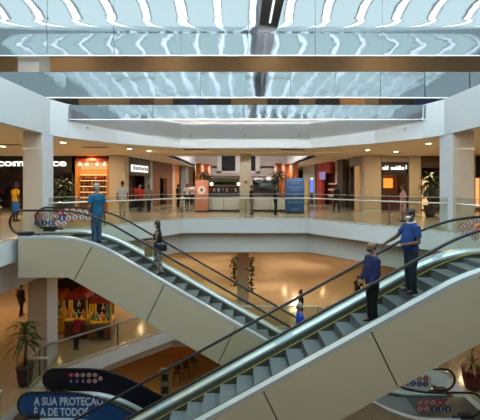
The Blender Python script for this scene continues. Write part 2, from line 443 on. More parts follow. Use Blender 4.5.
# ------------------------------------------------------------------ columns
column('wide column at left under the bulkhead with pale blue-white side', -7.46, -6.8, 11.35, 12.0, U, U + CEIL, COLM, COLW)
column('wide column at right under the bulkhead with pale blue-white side', 7.33, 8.05, 11.35, 12.1, U, U + CEIL, COLM, COLW)
column('column on the lower floor behind the potted palm', -8.33, -7.58, 12.95, 13.7, LO, U - 1.72, COLM, COLW, False)
column('beige column on the lower floor with two climbing plants', wx(237, 20), wx(249, 20), 20, 20.7, LO, U - 1.72, TANC, None, False)
column('slim cream column in front of the food counter', wx(240, 19.6), wx(251, 19.6), 19.6, 20.2, U, U + CEIL, TANC, None, False)
column('tan column at left beside the bright amber shop', wx(109, 20.4), wx(125, 20.4), 20.4, 21.1, U, U + CEIL, TANC, None, False)
column('tan column at right beside the black shop sign', wx(365, 20.4), wx(381, 20.4), 20.4, 21.1, U, U + CEIL, TANC, None, False)

# ------------------------------------------------------------------ escalators
def make_escalator(name, label, xt, zt, dirn, yc, slope, rise, films=None, cladm=BEIGE, yellow=True, first_step=0, handm=RUBBER, deckh=.12, soff=.37):
    root = thing(name, label, 'escalator')
    L = rise / slope; W = .95
    def ramp(t): return 0 if t < -W else (slope * (t + W) ** 2 / (4 * W) if t < W else slope * t)
    def ln(t): return zt - ramp(t) + ramp(t - L)
    def zdeck(t): return ln(t) + deckh
    def zstep(t): return ln(t + soff)
    X = lambda t: xt - dirn * t
    T0, T1 = -2.0, L + 2.0
    H0, H1 = -2.6, L + 2.6
    ts = [T0 + (T1 - T0) * i / 110 for i in range(111)]
    kl = 1.2
    def zlow(t): return max(zt - rise, min(zt - 1.1, zt - 1.38 - slope * t + .0))
    for side, nm in ((-1, 'near'), (1, 'far')):
        yo, yb, yi, ys = yc + side * .80, yc + side * .64, yc + side * .54, yc + side * .525
        film = films[0 if side < 0 else 1] if films else None
        # deck strip: cross-section swept along the profile
        b = MB()
        def sweep(sec, m, closed=True):
            rows = [[b.bm.verts.new((X(t), y, zdeck(t) + dz)) for (y, dz) in sec] for t in ts]
            fs = []
            for r0, r1 in zip(rows[:-1], rows[1:]):
                k = len(sec)
                for j in range(k): fs.append(b.bm.faces.new((r0[j], r0[(j + 1) % k], r1[(j + 1) % k], r1[j])))
            fs += [b.bm.faces.new(rows[0]), b.bm.faces.new(rows[-1][::-1])]
            b._set(fs, m); bmesh.ops.recalc_face_normals(b.bm, faces=fs)
        sweep([(yo, -.09), (yo, 0), (yb + side * .02, .015), (yb + side * .02, -.09)], STEEL)
        sweep([(yb + side * .019, -.06), (yb + side * .019, .012), (yb - side * .019, .012), (yb - side * .019, -.06)], STEELD)
        sweep([(yb - side * .02, -.09), (yb - side * .02, .015), (yi, -.045), (yi, -.12)], STEEL)
        b.build('deck', root)
        # skirt between deck and steps
        b = MB(); rows = []
        for t in ts:
            rows.append([b.bm.verts.new((X(t), y, z)) for (y, z) in ((yi, zdeck(t) - .1), (yi, zstep(t) - .32), (ys, zstep(t) - .32), (ys, zdeck(t) - .1))])
        fs = []
        for r0, r1 in zip(rows[:-1], rows[1:]):
            for j in range(4): fs.append(b.bm.faces.new((r0[j], r0[(j + 1) % 4], r1[(j + 1) % 4], r1[j])))
        b._set(fs, SKIRT); bmesh.ops.recalc_face_normals(b.bm, faces=fs); b.build('skirt', root)
        if yellow:
            b = MB(); b.tube([(X(t), ys - side * .012, zstep(t) + .1) for t in ts if -.9 < t < L + .9], .008, YEL, 5); b.build('yellow_brush', root)
        # balustrade
        hr = [];
        rr = .36; HT = .76; bs = H0 + .25
        e0, e1 = bs + rr, H1 - .25 - rr
        def hz(t): return zdeck(t) + HT
        mid = [H0 + (H1 - H0) * i / 130 for i in range(131) if e0 < H0 + (H1 - H0) * i / 130 < e1]
        arc0 = [(X(e0 - rr * math.sin(a)), zdeck(e0) + HT - rr + rr * math.cos(a)) for a in [math.pi * i / 10 for i in range(10, -1, -1)]]
        arc1 = [(X(e1 + rr * math.sin(a)), zdeck(e1) + HT - rr + rr * math.cos(a)) for a in [math.pi * i / 10 for i in range(0, 11)]]
        top = arc0 + [(X(t), hz(t)) for t in mid] + arc1
        low0 = [(X(e0 + .55), zdeck(e0) + .03), (X(e0 + .25), zdeck(e0) + .04)]
        low1 = [(X(e1 - .25), zdeck(e1) + .04), (X(e1 - .55), zdeck(e1) + .03)]
        g = MB(); th = .012
        bot = [(X(t), zdeck(t) - .02) for t in mid]
        # filled balustrade as strips
        rows = []
        seq = [(x, z, None) for x, z in arc0] + [(X(t), hz(t), t) for t in mid] + [(x, z, None) for x, z in arc1]
        n0 = len(arc0)
        allr = []
        for i, a in enumerate([math.pi * i / 10 for i in range(10, -1, -1)][5:]):
            xx = X(e0 - rr * math.sin(a)); allr.append((xx, zdeck(e0) + HT - rr - rr * math.cos(a) if a > 1e-6 else zdeck(e0) - .02, zdeck(e0) + HT - rr + rr * math.cos(a)))
        for t in mid: allr.append((X(t), zdeck(t) - .02, hz(t)))
        for a in [math.pi * i / 10 for i in range(0, 6)]:
            xx = X(e1 + rr * math.sin(a)); allr.append((xx, zdeck(e1) + HT - rr - rr * math.cos(a) if a > 1e-6 else zdeck(e1) - .02, zdeck(e1) + HT - rr + rr * math.cos(a)))
        for yy in (-th, th):
            rows.append([(g.bm.verts.new((x, yb + yy, z0)), g.bm.verts.new((x, yb + yy, z1))) for x, z0, z1 in allr])
        fs = []
        A, B = rows
        for i in range(len(A) - 1):
            fs.append(g.bm.faces.new((A[i][0], A[i + 1][0], A[i + 1][1], A[i][1])))
            fs.append(g.bm.faces.new((B[i][1], B[i + 1][1], B[i + 1][0], B[i][0])))
            if film:
                fs.append(g.bm.faces.new((A[i][1], A[i + 1][1], B[i + 1][1], B[i][1])))
        if not film:
            # clear glass: one thin sheet is enough
            for i in range(len(A) - 1): pass
        g._set(fs, film or GLASS); bmesh.ops.recalc_face_normals(g.bm, faces=fs)
        go = g.build('balustrade', root)
        go['side'] = nm
        # handrail belt
        b = MB(); pth = low0 + top + low1
        b.tube([(x, yb, z + .0) for x, z in pth], .034, handm, 8, flat=.95); b.build('handrail', root)
        # cladding, in bays with slanted seams
        if cladm:
            k = 0; bays = []; seam = -.55 + .76
            tops = [T0, .21]; bots = [T0, -.33]
            while tops[-1] + 2.14 < L + .6: tops.append(tops[-1] + 2.14); bots.append(bots[-1] + 2.14)
            tops.append(T1); bots.append(T1)
            for i in range(len(tops) - 1):
                a0, a1, b0, b1 = tops[i] + .012, tops[i + 1] - .012, bots[i] + .012, bots[i + 1] - .012
                n = 10; up = [(X(a0 + (a1 - a0) * j / n), zdeck(a0 + (a1 - a0) * j / n) - .085) for j in range(n + 1)]
                bb = MB(); dn = []
                for j in range(n + 1):
                    t = b0 + (b1 - b0) * j / n
                    dn.append((X(t), zlow(t)))
                yA, yB = yo, yo - side * .025
                fs = []
                V = [[bb.bm.verts.new((p[0], y, p[1])) for p in up] for y in (yA, yB)]; D = [[bb.bm.verts.new((p[0], y, min(p[1], up[jj][1] - .02))) for jj, p in enumerate(dn)] for y in (yA, yB)]
                for j in range(n):
                    for s_ in (0, 1): fs.append(bb.bm.faces.new((V[s_][j], V[s_][j + 1], D[s_][j + 1], D[s_][j])))
                    fs.append(bb.bm.faces.new((D[0][j], D[0][j + 1], D[1][j + 1], D[1][j])))
                for j in (0, n): fs.append(bb.bm.faces.new((V[0][j], D[0][j], D[1][j], V[1][j])))
                bb._set(fs, cladm); bmesh.ops.recalc_face_normals(bb.bm, faces=fs)
                bb.build('cladding_panel', root)
    # underside
    b = MB(); tt = [T0, -.5, -.3, 0] + [L * i / 8 for i in range(1, 9)] + [L + 1.0]
    tt = [t for t in tt if zlow(t) > zt - rise + .001] + [next(t for t in [i * .02 for i in range(2000)] if zlow(t) <= zt - rise + .001)]
    rows = [[b.bm.verts.new((X(t), yc + y, zlow(t) + dz)) for (y, dz) in ((-.79, .01), (.79, .01), (.79, .05), (-.79, .05))] for t in tt]
    fs = []
    for r0, r1 in zip(rows[:-1], rows[1:]):
        for j in range(4): fs.append(b.bm.faces.new((r0[j], r0[(j + 1) % 4], r1[(j + 1) % 4], r1[j])))
    b._set(fs, mat('truss_soffit', (.30, .22, .13), .5)); bmesh.ops.recalc_face_normals(b.bm, faces=fs); b.build('underside', root)
    # newel bases
    for tt_ in (H0 + .75, H1 - .75):
        for side in (-1, 1):
            yb_ = yc + side * .64
            MB().box(X(tt_) - .2, X(tt_) + .2, yb_ - .09, yb_ + .09, zdeck(tt_) - .06, zdeck(tt_) + .12, BLACK).build('newel_base', root, .02)
    # landing plates
    for (a, c, z) in ((T0 - .6, -.95, zt), (L + .1, T1 + .6, zt - rise)):
        q = sorted((X(a), X(c)))
        MB().box(q[0], q[1], yc - .52, yc + .52, z - .05, z + .004, STEELD).build('landing_plate', root)
    # steps
    P = .385
    rz_ = slope * P
    prof = [(0, 0), (P, 0), (P, -.03)] if dirn > 0 else None
    sm = MB()
    # local: x=0 at the upper edge (riser to the next step above) to x=-dirn*P at the nose
    sm.box(0, -dirn * P, -.515, .515, -.035, 0, STEPM)
    sm.box(-dirn * (P - .03), -dirn * P, -.515, .515, -rz_ - .03, -.035, STEPR)
    for k in range(25):
        yy = -.5 + k * .04
        sm.box(-dirn * .02, -dirn * (P - .002), yy, yy + .018, 0, .008, STEPR)
        sm.box(-dirn * (P - .004), -dirn * (P + .004), yy, yy + .018, -rz_ - .02, 0, STEPM)
    st = sm.build('step', root)
    bmesh_fix(st)
    me = st.data; ft = []
    n = int((L + .9) / P) + 1
    for k in range(n):
        t = -.85 + first_step + k * P
        z = zstep(t + P * .5)
        o = st if k == 0 else st.copy()
        if k: link(o, root)
        o.location = (X(t), yc, z)
        ft.append((X(t + P * .5), z))
    root['steps'] = str(n)
    return root, ft, X, zdeck
def bmesh_fix(o):
    bm = bmesh.new(); bm.from_mesh(o.data); bmesh.ops.recalc_face_normals(bm, faces=bm.faces); bm.to_mesh(o.data); bm.free()

near_esc, near_feet, nX, nZ = make_escalator('escalator', 'nearest escalator with two men in blue shirts riding down', 4.95, U, 1, 7.34, .55, 5.5, first_step=.10, soff=.40)
far_esc, far_feet, fX, fZ = make_escalator('escalator', 'beige escalator descending to the right behind the nearest one, carrying the woman', -4.6, U, -1, 10.6, .575, 5.5, yellow=False, first_step=.22, soff=.25)
base_esc, base_feet, bX, bZ = make_escalator('escalator', 'blue and black sided escalator at lower left going down to the basement', -4.35, LO, -1, 10.6, .56, 5.5, films=(BLUE, BLACKF), yellow=False)

# lettering on the blue side
bal = [c for c in children(base_esc) if c.name.startswith('balustrade')]
yb = 10.6 - .64 - .014
text_mesh('A SUA PROTE\u00c7\u00c3O', .33, LETT, 'lettering', bal[0], Matrix.Translation((wx(33.5, 9.94), yb, wz(405.2, 9.94))) @ FACE, .003, .008, width=(103 - 33.5) * 9.94 / F)
text_mesh('\u00c9 A DE TODOS', .33, LETT, 'lettering', bal[0], Matrix.Translation((wx(34, 9.94), yb, wz(415.8, 9.94))) @ FACE, .003, .008, width=(88 - 34) * 9.94 / F)

# round stickers (red prohibitions, blue instructions)
RED_S = mat('sticker_red', (.50, .03, .035), .5); PINK_S = mat('sticker_pale_red', (.42, .12, .10), .5)
BLU_S = mat('sticker_blue', (.03, .07, .28), .5); WHT_S = mat('sticker_white', (.66, .64, .62), .5); NAVY_S = mat('sticker_navy', (.02, .03, .10), .5)
def sticker(parent, x, y, z, r, ring, kind, facing=-1):
    b = MB(); s = 1 if facing < 0 else -1
    def disc(rad, dy, m, rin=0, n=20):
        M = Matrix.Translation((x, y + facing * dy, z)); fs = []
        o = [b.bm.verts.new(M @ Vector((rad * math.cos(2 * math.pi * k / n), 0, rad * math.sin(2 * math.pi * k / n)))) for k in range(n)]
        if rin:
            i_ = [b.bm.verts.new(M @ Vector((rin * math.cos(2 * math.pi * k / n), 0, rin * math.sin(2 * math.pi * k / n)))) for k in range(n)]
            fs = [b.bm.faces.new((o[k], o[(k + 1) % n], i_[(k + 1) % n], i_[k])) for k in range(n)]
        else: fs = [b.bm.faces.new(o)]
        b._set(fs, m)
    disc(r, .002, ring)
    if kind == 'ban':
        disc(r * .72, .003, WHT_S)
        M = Matrix.Translation((x, y + facing * .004, z)) @ Matrix.Rotation(R(45), 4, 'Y')
        b.box(-r * .74, r * .74, -.0006, .0006, -r * .1, r * .1, ring, M)
        b.box(-r * .2, r * .2, -.0003, .0003, -r * .45, r * .35, NAVY_S, Matrix.Translation((x, y + facing * .0035, z)))
    elif kind == 'x':
        for a in (45, -45):
            b.box(-r * .55, r * .55, -.0006, .0006, -r * .11, r * .11, WHT_S, Matrix.Translation((x, y + facing * .003, z)) @ Matrix.Rotation(R(a), 4, 'Y'))
    elif kind == 'figure':
        M = Matrix.Translation((x, y + facing * .003, z))
        b.box(-r * .18, r * .22, -.0006, .0006, -r * .6, r * .2, WHT_S, M)
        b.ball((x, y + facing * .003, z + r * .42), r * .2, WHT_S, (1, .02, 1), 10, 6)
    return b.build('round_sticker', parent)
fbal = [c for c in children(far_esc) if c.name.startswith('balustrade')]
yn, yf = 10.6 - .64 - .014, 10.6 + .64 - .014
for i, px in enumerate((37, 45, 52.5, 57)):
    sticker(fbal[1], wx(px, yf), yf, wz(216, yf), .105, RED_S if i == 0 else PINK_S, 'x' if i == 0 else 'ban')
for i, px in enumerate((37, 44.5, 51)):
    sticker(fbal[1], wx(px, yf), yf, wz(223, yf), .1, BLU_S if i != 1 else NAVY_S, 'figure')
for px, py, k in ((58, 223, 'ban'), (64, 223.5, 'ban'), (60.5, 212.5, 'x'), (66.5, 211.5, 'ban'), (73, 211.5, 'ban'), (79.5, 212, 'ban'), (85.5, 213, 'ban'), (62, 218, 'figure'), (68.5, 218, 'ban'), (75, 217.5, 'ban'), (82, 217, 'ban'), (88, 217.5, 'ban')):
    sticker(fbal[0], wx(px, yn), yn, wz(py, yn), .11, PINK_S if k == 'ban' else (BLU_S if k == 'figure' else RED_S), k)
for i, px in enumerate((71, 77, 83, 89, 95)):                              # on the black side at lower left
    sticker(bal[1], wx(px, yf), yf, wz(375, yf), .082, RED_S if i == 0 else PINK_S, 'x' if i == 0 else 'ban')
for i, px in enumerate((71, 77, 83, 89, 95)):
    sticker(bal[1], wx(px, yf), yf, wz(381, yf), .082, NAVY_S if i < 3 else PINK_S, 'figure' if i < 3 else 'ban')
sticker(bal[1], wx(100.5, yf), yf, wz(378.5, yf), .08, PINK_S, 'ban')
for px, py, m, k in ((419.5, 378, RED_S, 'ban'), (426, 378, RED_S, 'x'), (407, 383.5, RED_S, 'ban'), (413, 383.5, BLU_S, 'figure'), (419.5, 384, BLU_S, 'figure'), (425.5, 384, NAVY_S, 'figure')):
    sticker(fbal[1], wx(px, yf), yf, wz(py, yf), .095, m, k)
for px, py, m, k in ((420, 402.5, RED_S, 'ban'), (426.5, 402.5, RED_S, 'ban'), (433, 402.5, RED_S, 'ban'), (440, 402.5, RED_S, 'x'), (448, 402.5, RED_S, 'ban'),
                     (420, 409, RED_S, 'ban'), (426.5, 409, RED_S, 'ban'), (434, 409, NAVY_S, 'figure'), (441, 409, BLU_S, 'figure'), (448, 409.5, NAVY_S, 'figure')):
    sticker(fbal[0], wx(px, yn), yn, wz(py, yn), .095, m, k)
# pale film behind the stickers of the lower landing
MB().box(wx(403, yf), wx(431.5, yf), yf + .001, yf + .002, LO + .14, LO + .62, DECALBG).build('pale_film', fbal[1])
# pale blue notices stuck on the inner deck of the nearest escalator
NOTE = mat('notice_blue', (.36, .55, .72), .4)
ya = math.atan(.55)
for px in (434, 284, 163):
    X_ = wx(px, 7.9); t_ = 4.95 - X_
    M = Matrix.Translation((X_, 7.925, nZ(t_) - .012)) @ Matrix.Rotation(-ya, 4, 'Y') @ Matrix.Rotation(R(32), 4, 'X')
    b = MB(); b.box(-.24, .24, -.036, .036, 0, .004, NOTE, M); b.box(-.2, .2, -.012, .012, .004, .006, WHT_S, M); b.build('notice', near_esc)
nbal = [c for c in children(near_esc) if c.name.startswith('balustrade')]
yq = 7.34 + .64 - .014
for px, py, k in ((463, 227, 'ban'), (470, 223, 'ban'), (477, 220, 'ban'), (484, 219, 'ban'), (466, 232, 'ban'), (472, 231, 'ban'), (479, 229, 'x'), (486, 228, 'ban'), (475, 237, 'ban')):
    sticker(nbal[1], wx(px, yq), yq, wz(py, yq), .085, PINK_S if k == 'ban' else RED_S, k)

# ------------------------------------------------------------------ glass railings around the atrium
def railing(name, label, pts, z, h_glass, h_rail, post_at=None, spacing=2.4, group=None, inward=.12, rail_off=-.05):
    root = thing(name, label, 'glass railing', (0, 0, 0), group=group)
    P = [Vector((x, y)) for x, y in pts]
    b = MB(); b.tube([(p.x, p.y, z + h_rail) for p in P], .03, RAILM, 8); b.build('handrail', root)
    for a, c in zip(P[:-1], P[1:]):
        d = c - a; n = max(1, round(d.length / spacing)); u = d.normalized(); nn = Vector((-u.y, u.x))
        for i in range(n):
            p, q = a + d * (i / n) + u * .02, a + d * ((i + 1) / n) - u * .02
            g = MB(); e = nn * .006
            g.prism([tuple(p + e), tuple(q + e), tuple(q - e), tuple(p - e)], 'z', z + .03, z + h_glass, GLASS); g.build('glass_pane', root)
            MB().prism([tuple(p + nn * .02 - u * .02), tuple(p + nn * .02 + u * .02), tuple(p - nn * .02 + u * .02), tuple(p - nn * .02 - u * .02)], 'z', z, z + h_rail - .02, STEELD).build('post', root)
        g = MB(); e = nn * .03
        g.prism([tuple(a + e), tuple(c + e), tuple(c - e), tuple(a - e)], 'z', z, z + .05, RAILM); g.build('base_shoe', root)
        g = MB(); e = nn * .012
        g.prism([tuple(a + e), tuple(c + e), tuple(c - e), tuple(a - e)], 'z', z + h_glass, z + h_glass + .02, RAILM); g.build('top_edge', root)
    return root
railing('glass_railing', 'curved glass railing along the far edge of the upper floor', [(-6.95, 11.55), (-5.4, 13.1), (-2.85, 16.15), (3.35, 16.15), (5.9, 13.1), (7.45, 11.5), (7.45, 8.4)], U, 1.2, 1.0, spacing=3.1)
railing('glass_railing', 'upper glass railing on the left edge in front of the escalator landing', [(-6.95, 1.5), (-6.95, 9.6)], U, 1.2, 1.0)
railing('glass_railing', 'upper glass railing on the right edge beside the viewer', [(7.45, 6.2), (7.45, 1.5)], U, 1.2, 1.0)
railing('glass_railing', 'lower glass railing slanting in front of the claw machines', [(-7.45, 12.55), (-3.4, 16.6), (3.9, 16.6), (7.95, 12.5)], LO, 1.0, 1.05, spacing=3.0)
railing('glass_railing', 'short lower glass railing beside the potted palm', [(-7.45, 12.3), (-7.45, 11.55), (-6.7, 11.55)], LO, 1.05, 1.1)
railing('glass_railing', 'low glass railing left of the blue escalator end', [(-9.6, 9.7), (-7.0, 9.7)], LO, 1.05, 1.1)

# ------------------------------------------------------------------ people
def remesh(mb, voxel, smooth=2, name='body'):
    me = bpy.data.meshes.new('tmp'); mb.bm.to_mesh(me); mb.bm.free()
    o = bpy.data.objects.new('tmp', me); COL.objects.link(o)
    m = o.modifiers.new('r', 'REMESH'); m.mode = 'VOXEL'; m.voxel_size = voxel; m.use_smooth_shade = True
    s = o.modifiers.new('s', 'SMOOTH'); s.factor = .5; s.iterations = smooth
    bpy.context.view_layer.update()
    out = bpy.data.meshes.new_from_object(o.evaluated_get(bpy.context.evaluated_depsgraph_get()))
    bpy.data.objects.remove(o); bpy.data.meshes.remove(me); out.name = name
    for p in out.polygons: p.use_smooth = True
    return out
def put(me, name, m, parent):
    me.materials.clear(); me.materials.append(m)
    return link(bpy.data.objects.new(name, me), parent)

def person(label, loc, yaw, H=1.74, skin=SKINM, hair=HAIRB, hair_style='short', shirt=None, sleeve=1, trousers=None, shoes=BLACK,
           armL=None, armR=None, legs=((0, .0), (0, .0)), belly=0, fem=False, mask=None, skirt=None, lean=0, head_turn=0, head_nod=0,
           knees=(0, 0), voxel=.011, group=None, collar=None):
    """local frame: +X is the way the person faces, +Y the left; units scaled by H/1.74.
    armL/armR = (elbow xyz, hand xyz) offsets from the shoulder; legs = (foot x, foot lift) per leg (left, right)"""
    k = H / 1.74
    root = thing('person', label, 'person', loc, yaw, group)
    sw = .165 if fem else .192          # shoulder half width
    hw = .088
    lx = lambda z: lean * max(0, z - .9)  # forward lean of the upper body
    def V(x, y, z): return Vector((x * k, y * k, z * k))
    def E(b, rs, m, n=18):
        b.rings([(V(c[0], c[1], c[2]), rx * k, ry * k) for c, rx, ry in rs], m, n)
    bust = .018 if fem else 0
    def torso(g):                       # g = extra girth
        bl = belly
        rs = [((0, 0, .80), .085 + g, .105 + g), ((0, 0, .86), .108 + g, .150 + g), ((bl * .35, 0, .95), .112 + g + bl * .5, (.165 if fem else .158) + g + bl * .3),
              ((.0 + bl * .6 + lx(1.06), 0, 1.06), .102 + g + bl * .6, (.128 if fem else .148) + g + bl * .35), ((bl * .4 + lx(1.18), 0, 1.18), .108 + g + bl * .4 + bust, (.140 if fem else .160) + g + bl * .2),
              ((lx(1.28) + bust * .5, 0, 1.28), .114 + g + bust + bl * .15, (.155 if fem else .178) + g), ((lx(1.37) - .005, 0, 1.37), .095 + g, sw - .01 + g), ((lx(1.43) - .01, 0, 1.43), .07 + g, sw * .72 + g),
              ((lx(1.475) - .01, 0, 1.475), .058 + g, .07 + g)]
        return rs
    neck = [((lx(1.44) - .012, 0, 1.44), .062, .075), ((lx(1.5), 0, 1.50), .052, .054), ((lx(1.56) + .012, 0, 1.57), .054, .053)]
    hip = [V(0, hw, .87), V(0, -hw, .87)]; ankle = []; knee = []
    for i in (0, 1):
        fx, fl = legs[i]
        ankle.append(V(fx, hw * (1 if i == 0 else -1) * 1.0, .085 + fl))
        knee.append((hip[i] + ankle[i]) * .5 + V(.02 + knees[i], 0, .015))
    sh = [V(lx(1.39) - .005, sw, 1.385), V(lx(1.39) - .005, -sw, 1.385)]
    dflt = [(Vector((-.02, .05, -.30)), Vector((.05, .055, -.55))), (Vector((-.02, -.05, -.30)), Vector((.05, -.055, -.55)))]
    arms = []
    for i, a in enumerate((armL, armR)):
        a = a or dflt[i]; arms.append((sh[i] + Vector(a[0]) * k, sh[i] + Vector(a[1]) * k))
    hc = V(lx(1.64) + .03, 0, 1.64)
    HM = Matrix.Translation(hc) @ Matrix.Rotation(head_turn, 4, 'Z') @ Matrix.Rotation(head_nod, 4, 'Y')
    A = skin
    b = MB(); E(b, torso(0), A); E(b, neck, A, 14)
    def lerp(p, q, t): return p + (q - p) * t
    for i in (0, 1):
        h_, kn, an = hip[i], knee[i], ankle[i]
        b.tube([h_ + V(0, 0, .03), lerp(h_, kn, .3), lerp(h_, kn, .75), kn, lerp(kn, an, .3), lerp(kn, an, .7), an, an + V(0, 0, -.03)], [x * k for x in (.088, .085, .064, .056, .057, .042, .034, .036)], A, 14)
        b.tube([an + V(-.055, 0, -.045), an + V(.0, 0, -.035), an + V(.09, 0, -.05), an + V(.165, 0, -.062)], [x * k for x in (.03, .04, .036, .022)], A, 10)
        e_, ha = arms[i]
        b.tube([sh[i] + V(0, -.03 if i == 0 else .03, 0), sh[i], lerp(sh[i], e_, .3), lerp(sh[i], e_, .8), e_, lerp(e_, ha, .25), lerp(e_, ha, .7), ha], [x * k * (.86 if fem else 1.05) for x in (.055, .056, .05, .041, .039, .041, .033, .026)], A, 12)
        # hand: palm, four curled fingers, thumb
        d = (ha - e_).normalized(); sidev = d.cross(Vector((0, 0, 1)))
        if sidev.length < .2: sidev = Vector((1, 0, 0))
        pal = (sidev.cross(d)).normalized(); sidev.normalize()
        if abs(d.z) > .8:               # hanging hand: palm faces the thigh, thumb to the front
            nrm = Vector((0, -1 if i == 0 else 1, 0)); acr = Vector((1, 0, 0)); acr = (acr - d * acr.dot(d)).normalized(); nrm = d.cross(acr) * (1 if d.cross(acr).dot(nrm) > 0 else -1)
        else:
            nrm = -pal if pal.z > 0 else pal; acr = Vector((0, 1 if i == 1 else -1, 0)); acr = (acr - d * acr.dot(d)).normalized() if abs(acr.dot(d)) < .95 else sidev
        w0, w1 = ha + d * .01 * k, ha + d * .085 * k
        b.tube([ha - d * .01 * k, w0 + acr * .006 * k, lerp(w0, w1, .5) + acr * .006 * k, w1 + acr * .005 * k], [x * k for x in (.024, .028, .034, .033)], A, 10)
        for f, (off, ln) in enumerate(((.029, .066), (.010, .076), (-.010, .070), (-.028, .054))):
            p0 = w1 + acr * off * k - d * .012 * k
            b.tube([p0, p0 + (d + nrm * .25) * ln * .45 * k, p0 + (d + nrm * .5) * ln * .8 * k, p0 + (d * .8 + nrm * .9) * ln * k], [x * k for x in (.0105, .0105, .0095, .0085)], A, 7)
        t0 = w0 + acr * .02 * k + d * .015 * k
        b.tube([t0, t0 + (acr * .7 + d * .6 + nrm * .3) * .038 * k, t0 + (acr * .6 + d * 1.1 + nrm * .5) * .062 * k], [x * k for x in (.014, .012, .009)], A, 7)
    # head: skull, jaw, nose, ears
    def hb(c, r, sc): b.bm.verts.ensure_lookup_table(); b.ball(HM @ (Vector(c) * k), r * k, A, sc, 16, 12)
    hb((-.012, 0, .035), .092, (1.05, .84, .95)); hb((.012, 0, -.03), .078, (.98, .82, 1.05)); hb((.035, 0, -.075), .046, (1, 1.0, .8))
    nose = [HM @ (Vector(p) * k) for p in ((.085, 0, .02), (.104, 0, -.018), (.088, 0, -.03))]
    b.tube(nose, [.010 * k, .017 * k, .012 * k], A, 8)
    for sgn in (1, -1):
        hb((-.005, sgn * .078, -.012), .026, (.7, .35, 1.15))
    lips = [HM @ (Vector(p) * k) for p in ((.078, .022, -.062), (.089, 0, -.060), (.078, -.022, -.062))]
    b.tube(lips, .008 * k, A, 6)
    me = remesh(b, voxel); body = put(me, 'body', skin, root)
    for sgn in (1, -1):
        e = MB(); e.ball(HM @ (Vector((.078, sgn * .031, .008)) * k), .0125 * k, EYEM, (.7, 1.1, .75), 10, 8); e.build('eye', body)
    # hair
    if hair_style != 'bald':
        h = MB()
        pts = {'short': [((-.022, 0, .05), .098, (1.0, .88, .92)), ((-.045, 0, .0), .082, (.8, .95, 1.05))],
               'fringe': [((-.038, 0, .0), .082, (.92, 1.0, .42)), ((-.055, 0, -.012), .068, (.75, 1.1, .7))],
               'long': [((-.02, 0, .052), .1, (1.0, .9, .92)), ((-.05, 0, -.01), .088, (.8, 1.02, 1.1)), ((-.075, 0, -.12), .075, (.6, 1.1, 1.5)), ((-.09, 0, -.24), .06, (.5, 1.15, 1.7))],
               'bun': [((-.02, 0, .052), .1, (1.0, .9, .92)), ((-.05, 0, .0), .085, (.8, 1.0, 1.05)), ((-.07, 0, .13), .05, (1, 1, 1))]}[hair_style]
        for c, r, sc in pts: h.ball(HM @ (Vector(c) * k), r * k, hair, sc, 14, 10)
        put(remesh(h, .012, 2, 'hair'), 'hair', hair, root)
    if mask:
        h = MB(); h.ball(HM @ (Vector((.048, 0, -.045)) * k), .06 * k, mask, (.95, 1.08, .85), 16, 12)
        h.tube([HM @ (Vector((x, y, z)) * k) for x, y, z in ((-.005, .084, .0), (.04, .072, -.03), (.04, -.072, -.03), (-.005, -.084, .0))], .005 * k, mask, 6)
        h.build('face_mask', root)
    # clothes
    if shirt:
        g = .014
        c = MB(); rs = torso(g); E(c, ([((0, 0, .84), .112 + g + belly * .3, .158 + g + belly * .2)] if not fem else []) + rs[1 if not fem else 1:-1] + [((lx(1.46) - .012, 0, 1.462), .066 + g, .085 + g)], shirt)
        if sleeve > 0:
            for i in (0, 1):
                e_, ha = arms[i]
                pts = [sh[i] + V(0, -.04 if i == 0 else .04, 0), sh[i], lerp(sh[i], e_, .35), lerp(sh[i], e_, min(1, sleeve * .78))]; rr = [.07, .074, .068, .066]
                if sleeve > 1: pts += [e_, lerp(e_, ha, .5), lerp(e_, ha, .97)]; rr = [.07, .072, .064, .056, .054, .047, .04]
                c.tube(pts, [x * k * (.9 if fem else 1.06) for x in rr], shirt, 12)
        put(remesh(c, .012, 2, 'shirt'), 'shirt', shirt, root)
        if collar:
            c = MB(); n = 18
            c.tube([V(lx(1.5) - .004 + .074 * math.cos(2 * math.pi * j / n), .078 * math.sin(2 * math.pi * j / n), 1.485 - .022 * math.cos(2 * math.pi * j / n)) for j in range(n + 1)], .016 * k, collar, 8); c.build('collar', root)
    if trousers:
        c = MB(); g = .010
        E(c, [((0, 0, .78), .10, .135), ((0, 0, .86), .112 + g, .152 + g), ((belly * .3, 0, .95), .112 + g + belly * .35, .158 + g + belly * .2), ((belly * .3, 0, 1.0), .106 + g + belly * .3, .146 + g + belly * .15)], trousers)
        for i in (0, 1):
            h_, kn, an = hip[i], knee[i], ankle[i]
            c.tube([h_ + V(0, 0, .02), lerp(h_, kn, .3), lerp(h_, kn, .8), kn, lerp(kn, an, .4), lerp(kn, an, .8), an + V(0, 0, -.02)], [x * k for x in (.1, .099, .08, .075, .071, .066, .064)], trousers, 14)
        put(remesh(c, .012, 2, 'trousers'), 'trousers', trousers, root)
    if skirt:
        m, zb, fl = skirt
        c = MB(); E(c, [((0, 0, zb), .10 + fl, .14 + fl), ((0, 0, (zb + .9) / 2), .118 + fl * .6, .165 + fl * .5), ((0, 0, .9), .124, .172), ((0, 0, 1.02), .112, .145)], m, 20); c.build('skirt', root)
    for i in (0, 1):
        s = MB(); an = ankle[i]
        s.rings([(an + V(.035, 0, -.085), .135 * k, .046 * k), (an + V(.035, 0, -.06), .138 * k, .048 * k), (an + V(.02, 0, -.03), .10 * k, .043 * k), (an + V(-.015, 0, .005), .052 * k, .043 * k)], shoes, 16)
        s.build('shoe', root)
    return root

